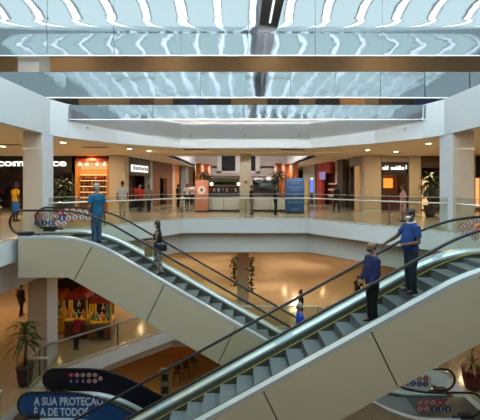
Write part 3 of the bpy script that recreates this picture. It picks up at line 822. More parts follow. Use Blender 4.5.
def step_at(feet, x):
    f = min(feet, key=lambda f: abs(f[0] - x)); return max(f[0] - .15, min(f[0] + .15, x)), f[1]
LEFTW = math.pi
NAVYC = cloth('navy', (.018, .022, .075)); BLUEC = cloth('royal_blue', (.018, .050, .17)); BLACKC = cloth('black', (.012, .012, .014))
DENIMD = cloth('dark_denim', (.022, .028, .042)); DENIM = cloth('denim', (.075, .125, .21)); TEALC = cloth('teal', (.015, .105, .20))
KHAKI = cloth('khaki', (.36, .29, .19)); CHECK = cloth('pale_check', (.50, .52, .54), noise=.3, nscale=30); REDC = cloth('red', (.34, .02, .02))
PINKC = cloth('pink', (.55, .28, .28)); YELC = cloth('yellow', (.62, .34, .02)); BLUES = cloth('bright_blue', (.03, .14, .50)); WHITEC = cloth('white', (.62, .60, .58))
GREYC = cloth('grey', (.16, .16, .17)); PATT = cloth('patterned', (.20, .17, .165), noise=.85, nscale=16); ROYAL = cloth('vivid_blue', (.02, .07, .42))

# the two men on the nearest escalator (both ride down facing left)
x, z = step_at(near_feet, 2.93)
person('bald man in a navy long-sleeved shirt and black trousers, lower rider on the nearest escalator', (x, 7.30, z + .008), LEFTW + .12, 1.76, SKINM, hair_style='fringe', hair=HAIRB, shirt=NAVYC, sleeve=2, trousers=BLACKC,
       mask=MASKB, belly=.06, armL=((.02, .05, -.29), (.17, -.03, -.50)), armR=((.04, -.05, -.29), (.20, .03, -.49)), head_nod=.08)
x, z = step_at(near_feet, 3.84)
person('heavy man in a royal blue shirt with white collar, hand on the far handrail', (x, 7.40, z + .008), LEFTW + .05, 1.84, SKIND, hair_style='short', hair=HAIRB, shirt=BLUEC, sleeve=.85, trousers=DENIMD,
       mask=MASKW, belly=.085, armL=((.00, .07, -.29), (.235, .0, -.34)), armR=((.16, -.10, -.24), (.36, -.23, -.42)), head_nod=.16, head_turn=.1, collar=WHITEC)
# riders of the escalator behind
x, z = step_at(far_feet, -2.62)
person('woman with long dark hair, sleeveless black top and patterned trousers on the escalator behind', (x, 10.52, z + .008), LEFTW, 1.70, SKINM, hair_style='long', shirt=BLACKC, sleeve=0, trousers=PATT, fem=True, legs=((.02, 0), (-.09, 0)),
       mask=MASKW, armL=((.0, .05, -.27), (.24, -.02, -.28)), armR=((.02, -.05, -.27), (.22, .02, -.30)))
x, z = step_at(far_feet, -4.53)
person('grey-haired man in a teal shirt and blue jeans at the top of the escalator behind', (x, 10.45, z + .008), LEFTW - .5, 1.86, SKINM, hair=HAIRG, shirt=TEALC, sleeve=.9, trousers=DENIM, belly=.05,
       armL=((-.02, .07, -.29), (.10, .04, -.53)))
x, z = step_at(far_feet, 1.92)
person('grey-haired rider in a vivid blue shirt, lowest on the escalator behind', (x, 10.6, z + .008), LEFTW, 1.72, SKINM, hair=HAIRG, shirt=ROYAL, sleeve=.9, trousers=DENIMD)
# lower floor
person('woman with dark hair in a bun standing by the lower glass railing at centre', (wx(301, 17.1), 17.1, LO + .008), LEFTW, 1.68, SKIND, hair_style='bun', shirt=BLACKC, sleeve=.6, trousers=BLACKC, fem=True, armL=((.10, .08, -.2), (.3, .0, -.12)))
person('person in dark clothes walking on the lower floor, seen beyond the bald man', (wx(358, 19.6), 19.6, LO + .008), LEFTW + .6, 1.72, SKINM, shirt=BLACKC, sleeve=.8, trousers=BLACKC, legs=((.16, 0), (-.16, .02)), armL=((-.10, .1, -.25), (-.02, .2, -.46)))
person('person in dark trousers on the lower floor half hidden by the left slab', (wx(21, 18), 18, LO + .008), 1.2, 1.74, SKIND, shirt=BLACKC, sleeve=2, trousers=BLACKC, legs=((.12, 0), (-.1, .02)))
person('child in a red shirt leaning at the claw machines', (wx(76, 14.35), 14.35, LO + .008), 1.15, 1.50, SKINM, shirt=REDC, sleeve=.9, trousers=DENIMD, lean=.25, armL=((.18, .05, -.2), (.38, .0, -.16)), armR=((.18, -.05, -.2), (.38, .0, -.2)))
# upper floor
person('man in a pale checked shirt and khaki trousers walking past the tan column', (wx(122.5, 17.2), 17.2, U + .008), 1.9, 1.82, SKINM, shirt=CHECK, sleeve=.9, trousers=KHAKI, legs=((.14, 0), (-.14, .02)))
person('person in a red shirt by the dark shop at left', (wx(140, 19.6), 19.6, U + .008), -1.2, 1.66, SKINM, shirt=REDC, sleeve=.9, trousers=BLACKC)
person('person in grey beside the red-shirted one at the dark shop', (wx(149, 20.2), 20.2, U + .008), -2.0, 1.62, SKIND, shirt=GREYC, sleeve=.9, trousers=BLACKC)
person('woman in a yellow top and bright blue skirt at the far left behind the escalator', (wx(15.5, 15.0), 15.0, U + .008), 1.2, 1.74, SKIND, shirt=YELC, sleeve=.7, skirt=(BLUES, .32, .03), fem=True, hair_style='long')
person('person in a dark top and grey shorts beside the slim cream column', (wx(251.5, 18.6), 18.6, U + .008), -.3, 1.60, SKINM, shirt=BLACKC, sleeve=.8, trousers=GREYC, armL=((.18, .02, -.2), (.42, .0, -.24)), armR=((.16, -.02, -.22), (.36, .0, -.3)))
person('person in black reaching an arm towards the blue totem', (wx(275.5, 18.2), 18.2, U + .008), -.25, 1.66, SKINM, shirt=BLACKC, sleeve=.6, trousers=BLACKC, armR=((.16, -.05, -.16), (.44, -.02, -.12)), armL=((.1, .03, -.26), (.28, .0, -.2)))
person('person in dark clothes walking by the lit shop windows at right', (wx(336.5, 19.6), 19.6, U + .008), 2.2, 1.66, SKIND, shirt=BLACKC, sleeve=2, trousers=BLACKC, legs=((.14, 0), (-.14, .02)))
person('woman in a pale pink dress and top walking behind the right railing', (wx(403, 14.8), 14.8, U + .008), 2.9, 1.64, SKINM, shirt=PINKC, sleeve=.9, skirt=(PINKC, .45, .03), fem=True, hair_style='short', mask=None)
person('person in navy standing in the bright shop doorway at right', (wx(431, 19.9), 19.9, U + .008), -1.7, 1.78, SKIND, shirt=NAVYC, sleeve=2, trousers=BLACKC)
person('person in a white shirt in the corridor at left, nearer of two', (wx(187, 25.5), 25.5, U + .008), -1.0, 1.72, SKIND, shirt=WHITEC, sleeve=.9, trousers=BLACKC)
person('person in a white shirt in the corridor at left, beside the salmon totem', (wx(192.3, 26.2), 26.2, U + .008), -1.9, 1.78, SKIND, shirt=WHITEC, sleeve=.9, trousers=DENIMD)
person('person in dark blue in the corridor beside the orange panel', (wx(178, 25.0), 25.0, U + .008), .6, 1.66, SKIND, shirt=DENIMD, sleeve=.9, trousers=BLACKC)

# bags carried by the woman
x, z = step_at(far_feet, -2.62)
bag = thing('shoulder_bag', 'black shoulder bag hanging at the side of the woman in patterned trousers', 'bag', (x + .18, 10.23, z + .82))
b = MB(); b.rings([((0, 0, 0), .15, .05), ((0, 0, .05), .19, .06), ((0, 0, .2), .175, .05), ((0, 0, .25), .15, .03)], BLACK, 16); b.build('bag_body', bag)
b = MB(); b.tube([(-.13, 0, .22), (-.14, .0, .38), (-.17, .04, .52), (-.15, .12, .545), (-.05, .11, .50), (.04, .04, .40), (.12, 0, .22)], .009, BLACK, 6); b.build('strap', bag)
pb = thing('paper_bag', 'brown paper bag held in front by the woman on the escalator', 'bag', (x - .26, 10.38, z + .62), .15)
b = MB(); b.prism([(-.11, 0), (.11, 0), (.12, .33), (-.12, .33)], 'y', -.06, .06, cloth('kraft', (.30, .20, .11))); b.build('bag_body', pb)
b = MB(); b.tube([(-.07, 0, .33), (-.05, 0, .44), (.05, 0, .44), (.07, 0, .33)], .006, BARK, 6); b.build('handle', pb)

# ------------------------------------------------------------------ plants
def straps(b, centre, n, length, m, rnd, w=.035, up=(.1, 1.2), droop=1.0):
    for i in range(n):
        a = 2 * math.pi * i / n * 2.4 + rnd.uniform(-.3, .3); el = rnd.uniform(*up); L = length * rnd.uniform(.75, 1.1)
        p = Vector(centre); d = Vector((math.cos(a) * math.cos(el), math.sin(a) * math.cos(el), math.sin(el)))
        side = Vector((-math.sin(a), math.cos(a), 0)); prev = None; segs = 6; fs = []
        for j in range(segs + 1):
            t = j / segs; ww = w * (math.sin(math.pi * min(1, t * .85 + .12)) + .05)
            q = (b.bm.verts.new(p - side * ww + Vector((0, 0, ww * .4))), b.bm.verts.new(p), b.bm.verts.new(p + side * ww + Vector((0, 0, ww * .4))))
            if prev:
                for k in (0, 1): fs.append(b.bm.faces.new((prev[k], prev[k + 1], q[k + 1], q[k])))
            prev = q; p = p + d * (L / segs); d = (d + Vector((0, 0, -droop * .30))).normalized()
        for f in fs: f.smooth = True
        b._set(fs, m)
def potted(name, label, loc, h, spread, n, leaf=LEAF, pot_h=.7, pot_r=.3, tiers=2, seed=0, w=.035, potm=POTM, droop=1.0, low=.55, cat='plant'):
    rnd = random.Random(seed); o = thing(name, label, cat, loc)
    MB().rings([((0, 0, 0), pot_r * .7, pot_r * .7), ((0, 0, pot_h * .5), pot_r * .98, pot_r * .98), ((0, 0, pot_h * .85), pot_r, pot_r), ((0, 0, pot_h * .86), pot_r * 1.1, pot_r * 1.1), ((0, 0, pot_h), pot_r * 1.1, pot_r * 1.1)], potm, 20).build('pot', o)
    MB().tube([(0, 0, pot_h - .02), (.03, .01, h * .6), (0, 0, h * .86)], [.05, .04, .03], BARK, 8).build('stem', o)
    b = MB()
    for t in range(tiers):
        z = h * (low + (.86 - low) * (t / max(1, tiers - 1)))
        straps(b, (0, 0, z), n, spread * (1.15 - .25 * t / max(1, tiers - 1)), leaf, rnd, w, (-.1 + .5 * t / max(1, tiers), .75 + .6 * t / max(1, tiers)), droop)
    b.build('foliage', o)
    return o
potted('potted_palm', 'potted palm with strappy arching leaves on the lower floor at left', (wx(25, 11.8), 11.8, LO), 2.4, .74, 15, pot_h=.72, pot_r=.26, tiers=3, seed=3, low=.62)
potted('potted_palm', 'potted plant with yellow-lit leaves and dark red pot at the lower right edge', (wx(472, 11.6), 11.6, LO), 1.5, .55, 14, leaf=LEAF_LIT, pot_h=.72, pot_r=.3, tiers=2, seed=5, low=.6, potm=mat('red_pot', (.10, .018, .012), .5))
potted('potted_palm', 'bushy potted palm on the upper floor beside the left white column', (wx(63, 16.5), 16.5, U), 1.95, .75, 22, pot_h=.6, pot_r=.3, tiers=4, seed=8, low=.4, w=.05)
potted('potted_palm', 'bushy potted palm on the upper floor beside the right white column', (wx(430, 17.2), 17.2, U), 2.35, .72, 22, pot_h=.6, pot_r=.3, tiers=4, seed=9, low=.55, w=.05)
potted('potted_palm', 'tall drooping palm behind the salmon totem', (wx(203, 22.4), 22.4, U), 2.75, .75, 14, pot_h=.6, pot_r=.3, tiers=2, seed=11, low=.8, w=.06)
potted('potted_palm', 'tall drooping palm beside the blue totem', (wx(278.5, 22.0), 22.0, U), 2.75, .75, 14, pot_h=.6, pot_r=.3, tiers=2, seed=12, low=.8, w=.06)
for px, lab, sd in ((234.5, 'green creeper hanging down the left edge of the lower beige column', 1), (251, 'green creeper hanging down the right edge of the lower beige column', 2)):
    rnd = random.Random(sd); b = MB(); d = 19.85; x = wx(px, d); zt_, zb_ = wz(257, d), wz(286 if sd == 1 else 291, d)
    b.tube([(x, d, zb_), (x + .04, d, (zt_ + zb_) / 2), (x, d, zt_)], .015, BARK, 5)
    for i in range(70):
        z = rnd.uniform(zb_, zt_); c = Vector((x + rnd.gauss(0, .09), d + rnd.gauss(0, .05), z)); a = rnd.uniform(0, 6.3); s = rnd.uniform(.06, .12)
        u_ = Vector((math.cos(a), .3, math.sin(a))).normalized() * s; v_ = Vector((-math.sin(a), .4, math.cos(a))).normalized() * s * .6
        b.quad(c - u_, c - v_, c + u_, c + v_, LEAF)
    tag(b.build('climbing_plant'), lab, 'plant')

# ------------------------------------------------------------------ shops on the upper floor
TOP = U + CEIL - .005
EXTRA_LAMPS = []
def shop_shell(name, label, x0, x1, y, depth, fascia_z, mf, mw, mb, posts=None):
    o = thing(name, label, 'shop front', (0, 0, 0), kind='structure')
    MB().box(x0, x1, y, y + .2, fascia_z, TOP, mf).build('fascia', o)
    MB().box(x0, x0 + .12, y, y + depth, U, TOP, mw).build('side_wall', o)
    MB().box(x1 - .12, x1, y, y + depth, U, TOP, mw).build('side_wall', o)
    MB().box(x0 + .12, x1 - .12, y + depth - .1, y + depth, U, TOP, mb).build('back_wall', o)
    for p in posts or (): MB().box(p - .05, p + .05, y + .02, y + .14, U, fascia_z, DARK).build('mullion', o)
    return o
# dark shop with the big letters
d = 21.0
so = shop_shell('shop_front', 'dark shop front with big white lettering at far left', -20.4, wx(73.5, d), d, 3.0, U + 2.45, mat('brown_black', (.022, .014, .011), .4), SHOPD, mat('shop_back', (.06, .035, .04), .6), (-17, -14.6, -12.3))
text_mesh('commerce', .62, SIGNW, 'lettering', so, Matrix.Translation((wx(-3, d), d - .02, wz(166.0, d))) @ FACE, .03, .016, width=wx(66.5, d) - wx(-3, d))
g = MB(); g.box(-20.2, -10.9, d + .06, d + .075, U + .05, U + 2.45, GLASS); g.build('glass_pane', so)
rnd = random.Random(4)
for i in range(14):
    cx = -19.4 + i * .62; zz = U + .55 + (i % 3) * .5
    o = tag(MB().box(-.16, .16, -.1, .1, 0, .26 + .1 * (i % 2), mat('goods_%s' % 'abcd'[i % 4], [(.16, .03, .05), (.05, .05, .14), (.20, .12, .06), (.10, .03, .12)][i % 4], .5)).build('boxed_goods', None, .01), 'small dim box on display inside the dark lettered shop', 'box', 'boxes in the dark lettered shop'); o.location = (cx, d + 2.5, zz)
for k in range(3):
    tag(MB().box(-20, -11, d + 2.3, d + 2.8, U + .5 + k * .5 - .03, U + .5 + k * .5, DARK).build('display_shelf'), ['lowest', 'middle', 'top'][k] + ' long dark shelf inside the dark lettered shop', 'shelf')
EXTRA_LAMPS.append(((-15, d + 1.3, TOP - .1), 25, (1, .6, .55)))
# amber shop
d = 21.0; x0, x1 = wx(75, d), wx(108.5, d)
so = shop_shell('shop_front', 'bright amber shop full of bottles beside the tan column', x0, x1, d, .85, U + 3.28, mat('red_brown', (.10, .03, .015), .5), AMBER, AMBER)
MB().box(x0 + .12, x1 - .12, d + .45, d + .74, U + 2.28, U + 2.62, emis('amber_band', (1, .30, .05), .9)).build('lit_band', so)
MB().box(x0 + .12, x1 - .12, d + .55, d + .74, U + 2.66, U + 3.2, emis('cream_band', (1, .55, .2), .75)).build('lit_band', so)
MB().prism([(d - .1, U + 3.3), (d + .3, U + 3.42), (d + .3, U + 3.1), (d - .1, U + 3.16)], 'x', x0 + .1, x1 - .1, REDM).build('valance', so)
GOODS = [mat('bottle_amber', (.42, .14, .02), .25), mat('bottle_cream', (.70, .50, .28), .4), mat('bottle_dark', (.16, .07, .03), .25), mat('bottle_red', (.30, .04, .02), .3)]
protos = []
for i in range(4):
    b = MB(); r = .062
    b.rings([((0, 0, 0), r, r), ((0, 0, .16), r, r), ((0, 0, .2), r * .5, r * .5), ((0, 0, .27), r * .42, r * .42), ((0, 0, .28), r * .5, r * .5), ((0, 0, .3), r * .5, r * .5)], GOODS[i], 10)
    protos.append(b.build('bottle')); protos[-1].location = (0, 0, -50)
sh_names = ['lowest', 'second lowest', 'middle', 'second highest', 'highest']
used = set()
for k in range(5): MB().box(x0 + .16, x1 - .16, d + .34, d + .37, U + .5 + k * .37 + .31, U + .5 + k * .37 + .33, emis('shelf_light', (1, .6, .25), 3.0)).build('shelf_light', so)
for k in range(5):
    zz = U + .5 + k * .37; yy = d + .5
    tag(MB().box(x0 + .14, x1 - .14, d + .3, d + .74, zz - .03, zz, WOOD).build('display_shelf'), sh_names[k] + ' bottle shelf of the amber shop', 'shelf')
    nb = 9
    for j in range(nb):
        t = rnd.randrange(4)
        if t in used: o = protos[t].copy(); link(o)
        else: o = protos[t]; used.add(t)
        tag(o, 'bottle in the row on the ' + sh_names[k] + ' shelf of the amber shop', 'bottle', 'bottles on the ' + sh_names[k] + ' amber shop shelf')
        o.location = (x0 + .32 + (x1 - x0 - .6) * j / (nb - 1), yy, zz)
for px in (80, 87, 97, 104.5):
    o = thing('spot_lamp', 'small bright spot lamp at the top of the amber shop, ' + {80: 'first from its left wall', 87: 'second from its left wall', 97: 'third from its left wall', 104.5: 'beside its right wall'}[px], 'lamp', (wx(px, d + .3), d + .3, U + 2.98))
    MB().ball((0, 0, 0), .07, emis('spot_glow', (1, .75, .45), 9), (1, 1, 1), 12, 8).build('bulb', o)
    MB().tube([(0, 0, .07), (0, 0, TOP - U - 2.98)], .012, DARK, 6).build('cord', o)
EXTRA_LAMPS.append(((( x0 + x1) / 2, d - .3, TOP - .12), 60, (1, .55, .2)))
# receding shops on the left of the corridor
LA, LBk = -7.3, .1743
def lrec(px): u = (px - 240) / F; y = (LA - LBk * 21.1) / (u - LBk); return (u * y, y)
RA, RBk = 7.7, -.1236
def rrec(px): u = (px - 240) / F; y = (RA - RBk * 21.1) / (u - RBk); return (u * y, y)
def rec_panel(name, label, f, pa, pb, m, z0=U, z1=TOP, th=.3, push=0, out=-1, parent=None):
    a, b_ = Vector(f(pa)), Vector(f(pb)); e = Vector((out * th, 0)); o_ = Vector((out * push, 0))
    q = MB().prism([tuple(a + o_), tuple(b_ + o_), tuple(b_ + o_ + e), tuple(a + o_ + e)], 'z', z0, z1, m).build(name, parent)
    if label: tag(q, label, 'shop panel', kind='structure')
    return q
sh = thing('shop_front', 'dark shop with a lit white sign board at the corner of the corridor', 'shop front', (0, 0, 0), kind='structure')
rec_panel('back_wall', None, lrec, 127, 150, SHOPD, push=1.0, parent=sh)
rec_panel('fascia', None, lrec, 126, 150, mat('fascia_grey', (.05, .05, .05), .5), z0=U + 2.3, parent=sh)
rec_panel('sign_board', None, lrec, 131, 147, SIGNW, z0=U + 2.55, z1=U + 3.0, th=.08, push=-.08, parent=sh)
a, b_ = Vector(lrec(131.5)), Vector(lrec(146.5))
for i in range(8):
    t = (i + .5) / 8; p = a + (b_ - a) * t + Vector((.105, 0)); wd = (b_ - a).length / 8 * .32
    u_ = (b_ - a).normalized()
    MB().prism([tuple(p - u_ * wd), tuple(p + u_ * wd), tuple(p + u_ * wd + Vector((.012, 0))), tuple(p - u_ * wd + Vector((.012, 0)))], 'z', U + 2.66, U + (2.88 if i % 3 else 2.93), DARK).build('letter', sh)
rec_panel('post', None, lrec, 149.5, 152, GREYP, th=.4, push=-.05, parent=sh)
mann = [mat('garment_red', (.35, .03, .02), .8), mat('garment_pale', (.55, .42, .36), .8), mat('garment_brown', (.20, .08, .03), .8)]
for i, px in enumerate((131, 135, 139, 143, 147)):
    p = Vector(lrec(px)) + Vector((-.6, 0)); o = thing('dress_form', 'clothed dress form in the dark corner shop, ' + ['nearest the tan column', 'second from the tan column', 'in the middle of the row', 'second from the wooden front', 'nearest the wooden front'][i], 'dress form', (p.x, p.y, U), .6)
    MB().rings([((0, 0, .75), .15, .2), ((0, 0, 1.0), .12, .15), ((0, 0, 1.3), .13, .2), ((0, 0, 1.45), .06, .1)], mann[i % 3], 12).build('garment', o)
    b = MB(); b.tube([(0, 0, .02), (0, 0, .8)], .02, STEELD, 6); b.rings([((0, 0, 0), .16, .16), ((0, 0, .03), .15, .15)], STEELD, 12); b.build('stand', o)
EXTRA_LAMPS.append(((lrec(139)[0] - .6, lrec(139)[1], TOP - .2), 14, (1, .7, .5)))
sh = thing('shop_front', 'brown wooden shop front with a green lit doorway', 'shop front', (0, 0, 0), kind='structure')
rec_panel('wood_panel', None, lrec, 152, 160, WOOD, parent=sh); rec_panel('wood_panel', None, lrec, 167, 172.5, WOOD, parent=sh)
rec_panel('wood_lintel', None, lrec, 160, 167, WOOD, z0=U + 2.2, parent=sh)
rec_panel('back_wall', None, lrec, 159, 168, mat('green_glow_wall', (.04, .12, .02), .6), push=1.0, parent=sh)
rec_panel('lit_notice', None, lrec, 162, 164.5, emis('green_sign', (.35, .8, .15), .5), z0=U + .9, z1=U + 1.5, th=.04, push=.9, parent=sh)
sh = thing('shop_front', 'tan and orange lit shop front deep on the left of the corridor', 'shop front', (0, 0, 0), kind='structure')
rec_panel('tan_panel', None, lrec, 172.5, 175, TANC, parent=sh); rec_panel('orange_panel', None, lrec, 175, 179, ORANGE, parent=sh)
rec_panel('wood_panel', None, lrec, 179, 181, WOODD, parent=sh)
p = lrec(184); column('grey column at the deep end of the left corridor', p[0] - .45, p[0] + .35, p[1] - .4, p[1] + .5, U, U + CEIL, GREYP, None, False)
rec_panel('wall_side', 'dark wall beyond the grey column on the left', lrec, 186, 193, WOOD)
# receding shops on the right
sh = thing('shop_front', 'greenish glass display with a dark red poster beside the right tan column', 'shop front', (0, 0, 0), kind='structure')
rec_panel('back_wall', None, rrec, 364, 350, mat('green_grey', (.16, .16, .11), .5), push=.8, out=1, parent=sh)
rec_panel('fascia', None, rrec, 364, 350, GREYP, z0=U + 2.9, out=1, parent=sh)
rec_panel('red_poster', None, rrec, 358, 352, REDM, z0=U + 2.1, z1=U + 2.65, th=.05, push=.7, out=1, parent=sh)
rec_panel('pale_poster', None, rrec, 357.5, 353, mat('poster_pale', (.55, .5, .45), .6), z0=U + 1.2, z1=U + 1.6, th=.05, push=.7, out=1, parent=sh)
rec_panel('post', None, rrec, 360.5, 359.5, TANC, th=.1, out=1, parent=sh)
sh = thing('shop_front', 'amber lit display window between dark posts on the right', 'shop front', (0, 0, 0), kind='structure')
rec_panel('back_wall', None, rrec, 350, 342.5, emis('amber_window', (.9, .5, .2), .38), push=.5, out=1, parent=sh)
rec_panel('post', None, rrec, 350, 349, WOODD, out=1, parent=sh); rec_panel('post', None, rrec, 342.5, 337, WOODD, out=1, parent=sh)
for i, (zz, m) in enumerate(((2.2, REDM), (1.3, mann[1]), (.6, mann[2]))):
    rec_panel('hanging_garment', None, rrec, 347.5, 344, m, z0=U + zz, z1=U + zz + .5, th=.08, push=.35, out=1, parent=sh)
sh = thing('shop_front', 'cream display window next to the red shop', 'shop front', (0, 0, 0), kind='structure')
rec_panel('back_wall', None, rrec, 337, 330, mat('cream_wall', (.50, .44, .36), .5), push=.4, out=1, parent=sh)
rec_panel('grey_strip', None, rrec, 335.5, 333, WINF, z0=U + 1.6, z1=U + 3.2, th=.05, push=.3, out=1, parent=sh)
rec_panel('planter_box', None, rrec, 336, 331.5, mat('green_planter', (.10, .13, .05), .7), z0=U, z1=U + 1.4, th=.06, push=.25, out=1, parent=sh)
sh = thing('shop_front', 'red shop front with a purple sign on the right of the corridor', 'shop front', (0, 0, 0), kind='structure')
rec_panel('back_wall', None, rrec, 330, 317, mat('red_shop_back', (.22, .05, .03), .5), push=.9, out=1, parent=sh)
rec_panel('red_panel', None, rrec, 321, 317, REDM, out=1, parent=sh); rec_panel('red_lintel', None, rrec, 330, 321, REDM, z0=U + 2.6, out=1, parent=sh)
rec_panel('purple_sign', None, rrec, 326, 320.5, emis('purple_sign', (.55, .35, .8), .45), z0=U + 2.1, z1=U + 2.75, th=.06, push=-.1, out=1, parent=sh)
for zz in (.7, 1.2, 1.7): rec_panel('shelf', None, rrec, 329, 322, mann[1], z0=U + zz, z1=U + zz + .12, th=.3, push=.5, out=1, parent=sh)
rec_panel('post', None, rrec, 317, 314.6, WOODD, out=1, parent=sh)
rec_panel('wall_side', 'plain pale wall beyond the red shop', rrec, 314.6, 303, mat('pale_side', (.42, .38, .32), .5), out=1)
d = 27.5
o = thing('sign_post', 'yellow post standing in the far corridor right of the blue totem', 'post', (wx(307.5, d), d, U)); MB().box(-.09, .09, -.09, .09, 0, 2.0, mat('yellow_post', (.42, .36, .03), .5)).build('shaft', o); MB().box(-.2, .2, -.2, .2, 0, .06, STEELD).build('base', o)
d = 28.5
o = thing('light_box', 'tall glowing blue light box deep in the right corridor', 'light box', (wx(311.5, d), d, U)); MB().box(-.16, .16, -.1, .1, 0, 2.3, mat('box_dark', (.05, .05, .1), .4)).build('case', o)
MB().box(-.13, .13, -.115, -.1, 1.0, 2.1, emis('blue_light', (.12, .2, 1), 1.2)).build('screen', o); MB().box(-.13, .13, -.115, -.1, 2.12, 2.28, emis('white_light', (.7, 1, .7), 1.1)).build('lamp_cap', o)
# right front shops
d = 21.0; x0, x1 = wx(381.5, d), wx(408.5, d)
so = shop_shell('shop_front', 'shop with a black fascia sign and an orange lit interior', x0, x1, d, 1.3, U + 2.3, BLACK, SHOPD, mat('red_brown_back', (.16, .05, .025), .6))
MB().box(x0, x1, d - .02, d + .1, U + 3.12, TOP, TANC).build('upper_panel', so)
xx = wx(382.2, d); rnd = random.Random(21)
for i in range(17):
    if i in (5,): xx += .14; continue
    wd = .055 if i not in (6, 0) else .075
    MB().box(xx, xx + wd, d - .035, d - .005, U + 2.62, U + 2.62 + rnd.choice((.17, .17, .26)), SIGNW).build('letter', so); xx += wd + .022
xx += .08; MB().box(xx, xx + .06, d - .035, d - .005, U + 2.66, U + 2.92, SIGNW).build('letter', so)
MB().box(x0 + .25, x0 + 1.2, d + 1.05, d + 1.18, U + 1.45, U + 2.1, emis('orange_panel_lit', (1, .33, .04), 1.1)).build('lit_panel', so)
cb = thing('bar_counter', 'dark red bar counter inside the shop with the black sign', 'counter', ((x0 + x1) / 2, d + .6, U)); MB().box(-.75, .75, -.25, .25, 0, 1.0, mat('dark_red', (.09, .015, .012), .5)).build('body', cb); MB().box(-.8, .8, -.3, .3, 1.0, 1.06, WOODD).build('worktop', cb)
EXTRA_LAMPS.append((((x0 + x1) / 2, d + .5, TOP - .2), 22, (1, .5, .25)))
x2 = wx(420, d)
struct(MB().box(x1, x2, d - .1, d + .3, U, TOP, TANC).build('wall_pier'), 'tan wall pier right of the black shop sign', 'wall')
x3 = wx(431, d); x4 = wx(446, d)
so = shop_shell('shop_front', 'shop doorway with a glowing cream display at right', x2, x4, d, 2.6, U + 2.75, mat('brown_fascia', (.09, .05, .025), .5), SHOPD, SHOPD)
MB().box(x2 + .15, x2 + .75, d + .35, d + .5, U + .1, U + 2.0, emis('cream_display', (1, .55, .25), 1.3)).build('lit_display', so)
MB().box(x2 + .3, x2 + .5, d + .3, d + .36, U + 1.1, U + 1.6, mann[1]).build('figure_panel', so)
x5 = wx(474, d); x6 = XR - .1
so = shop_shell('shop_front', 'dark shop with a bright orange display right of the right column', x4, x6, d, 2.6, U + 2.5, BLACK, SHOPD, mat('brown_back', (.10, .05, .03), .6))
MB().box(wx(476.5, d), wx(484, d), d + .4, d + .6, U + .2, U + 2.1, emis('orange_display', (1, .42, .14), 1.2)).build('lit_display', so)
struct(MB().box(wx(470, d), wx(474.5, d), d - .1, d + .2, U, TOP, TANC).build('wall_pier'), 'narrow tan pier beyond the right column', 'wall')
# fill walls beside the corridor fronts
struct(MB().box(XL, -7.9, 24.3, 24.5, U, TOP, SHOPD).build('wall_left_back'), 'dark wall behind the left shops', 'wall')
struct(MB().box(8.6, XR, 24.3, 24.5, U, TOP, SHOPD).build('wall_right_back'), 'dark wall behind the right shops', 'wall')

# ------------------------------------------------------------------ kiosks and totems in the corridor
d = 20.9
fc = thing('food_counter', 'long food counter with white front panels behind the slim column', 'counter', (wx(246, d), d, U))
xa, xb = wx(208.5, d) - wx(246, d), wx(285, d) - wx(246, d); n = 5
for i in range(n):
    a = xa + (xb - xa) * i / n; MB().box(a + .01, a + (xb - xa) / n - .01, -.3, -.26, .1, .86, WHITE).build('front_panel', fc, .008)
MB().box(xa, xb, -.25, .3, 0, .9, DARK).build('body', fc); MB().box(xa - .04, xb + .04, -.36, .34, .88, .93, STEELD).build('worktop', fc)
MB().box(xa, xb, -.3, -.27, .93, 1.12, GLASS).build('glass_guard', fc)
fk = thing('food_kiosk', 'brown-roofed food kiosk behind the white counter, left of the slim column', 'kiosk', (wx(223, 24), 24, U))
kx = 1.15
for sx in (-1, 1): MB().box(sx * kx - .06, sx * kx + .06, -.06, .06, 0, 2.3, WOODD).build('post', fk)
MB().box(-kx - .1, kx + .1, -.6, .8, 2.12, 2.32, WOOD).build('roof_beam', fk); MB().box(-kx - .05, kx + .05, -.5, .8, 1.88, 2.1, mat('leafy_band', (.06, .07, .02), .7, noise=.4, nscale=9)).build('hanging_greens', fk)
MB().box(-kx, kx, -.3, .3, 0, 1.15, SHOPD).build('counter', fk); MB().box(-kx, kx, .7, .8, 0, 2.2, SHOPD).build('back_wall', fk); MB().box(-kx, kx, .4, .7, 1.55, 1.6, AMBER).build('shelf', fk)
for i, px in enumerate((211.5, 238.5)):
    o = thing('globe_lamp', ['glowing globe lamp at the left end of the brown-roofed kiosk', 'glowing globe lamp beside the slim cream column'][i], 'lamp', (wx(px, 23.2), 23.2, U))
    MB().ball((0, 0, 1.72), .12, emis('globe', (1, .85, .5), 3), (1, 1, 1), 14, 10).build('globe', o); MB().tube([(0, 0, 0), (0, 0, 1.61)], .025, DARK, 8).build('pole', o)
rnd = random.Random(31)
for i in range(7):
    x = -.95 + i * .31; m = [mann[0], mann[1], WHITEC, GREYC, PINKC, LEAF, mann[1]][i]
    o = thing('food_jar', ['red', 'pale', 'white', 'grey', 'pink', 'green', 'cream'][i] + ' jar standing on the counter of the brown-roofed kiosk', 'jar', (wx(223, 24) + x, 23.9, U + 1.151))
    MB().rings([((0, 0, 0), .09, .09), ((0, 0, .2), .1, .1), ((0, 0, .26), .06, .06)], m, 12).build('jar_body', o); MB().rings([((0, 0, .26), .07, .07), ((0, 0, .3), .07, .07)], DARK, 12).build('lid', o)
st = thing('food_stall', 'black-hooded stall with white lamps right of the slim column', 'kiosk', (wx(266, 24.0), 24.0, U))
MB().box(-.95, .95, -.3, .5, 0, 1.05, SHOPD).build('counter', st); MB().box(-.95, .95, .5, .6, 0, 2.1, WOODD).build('back_wall', st)
MB().prism([(-.6, 1.5), (-.5, 1.85), (.3, 1.95), (.5, 1.5), (.5, 1.4), (-.55, 1.38)], 'y', -.4, .5, BLACK).build('hood', st); MB().box(-1.0, 1.0, -.45, .55, 1.92, 2.0, BLACK).build('roof', st)
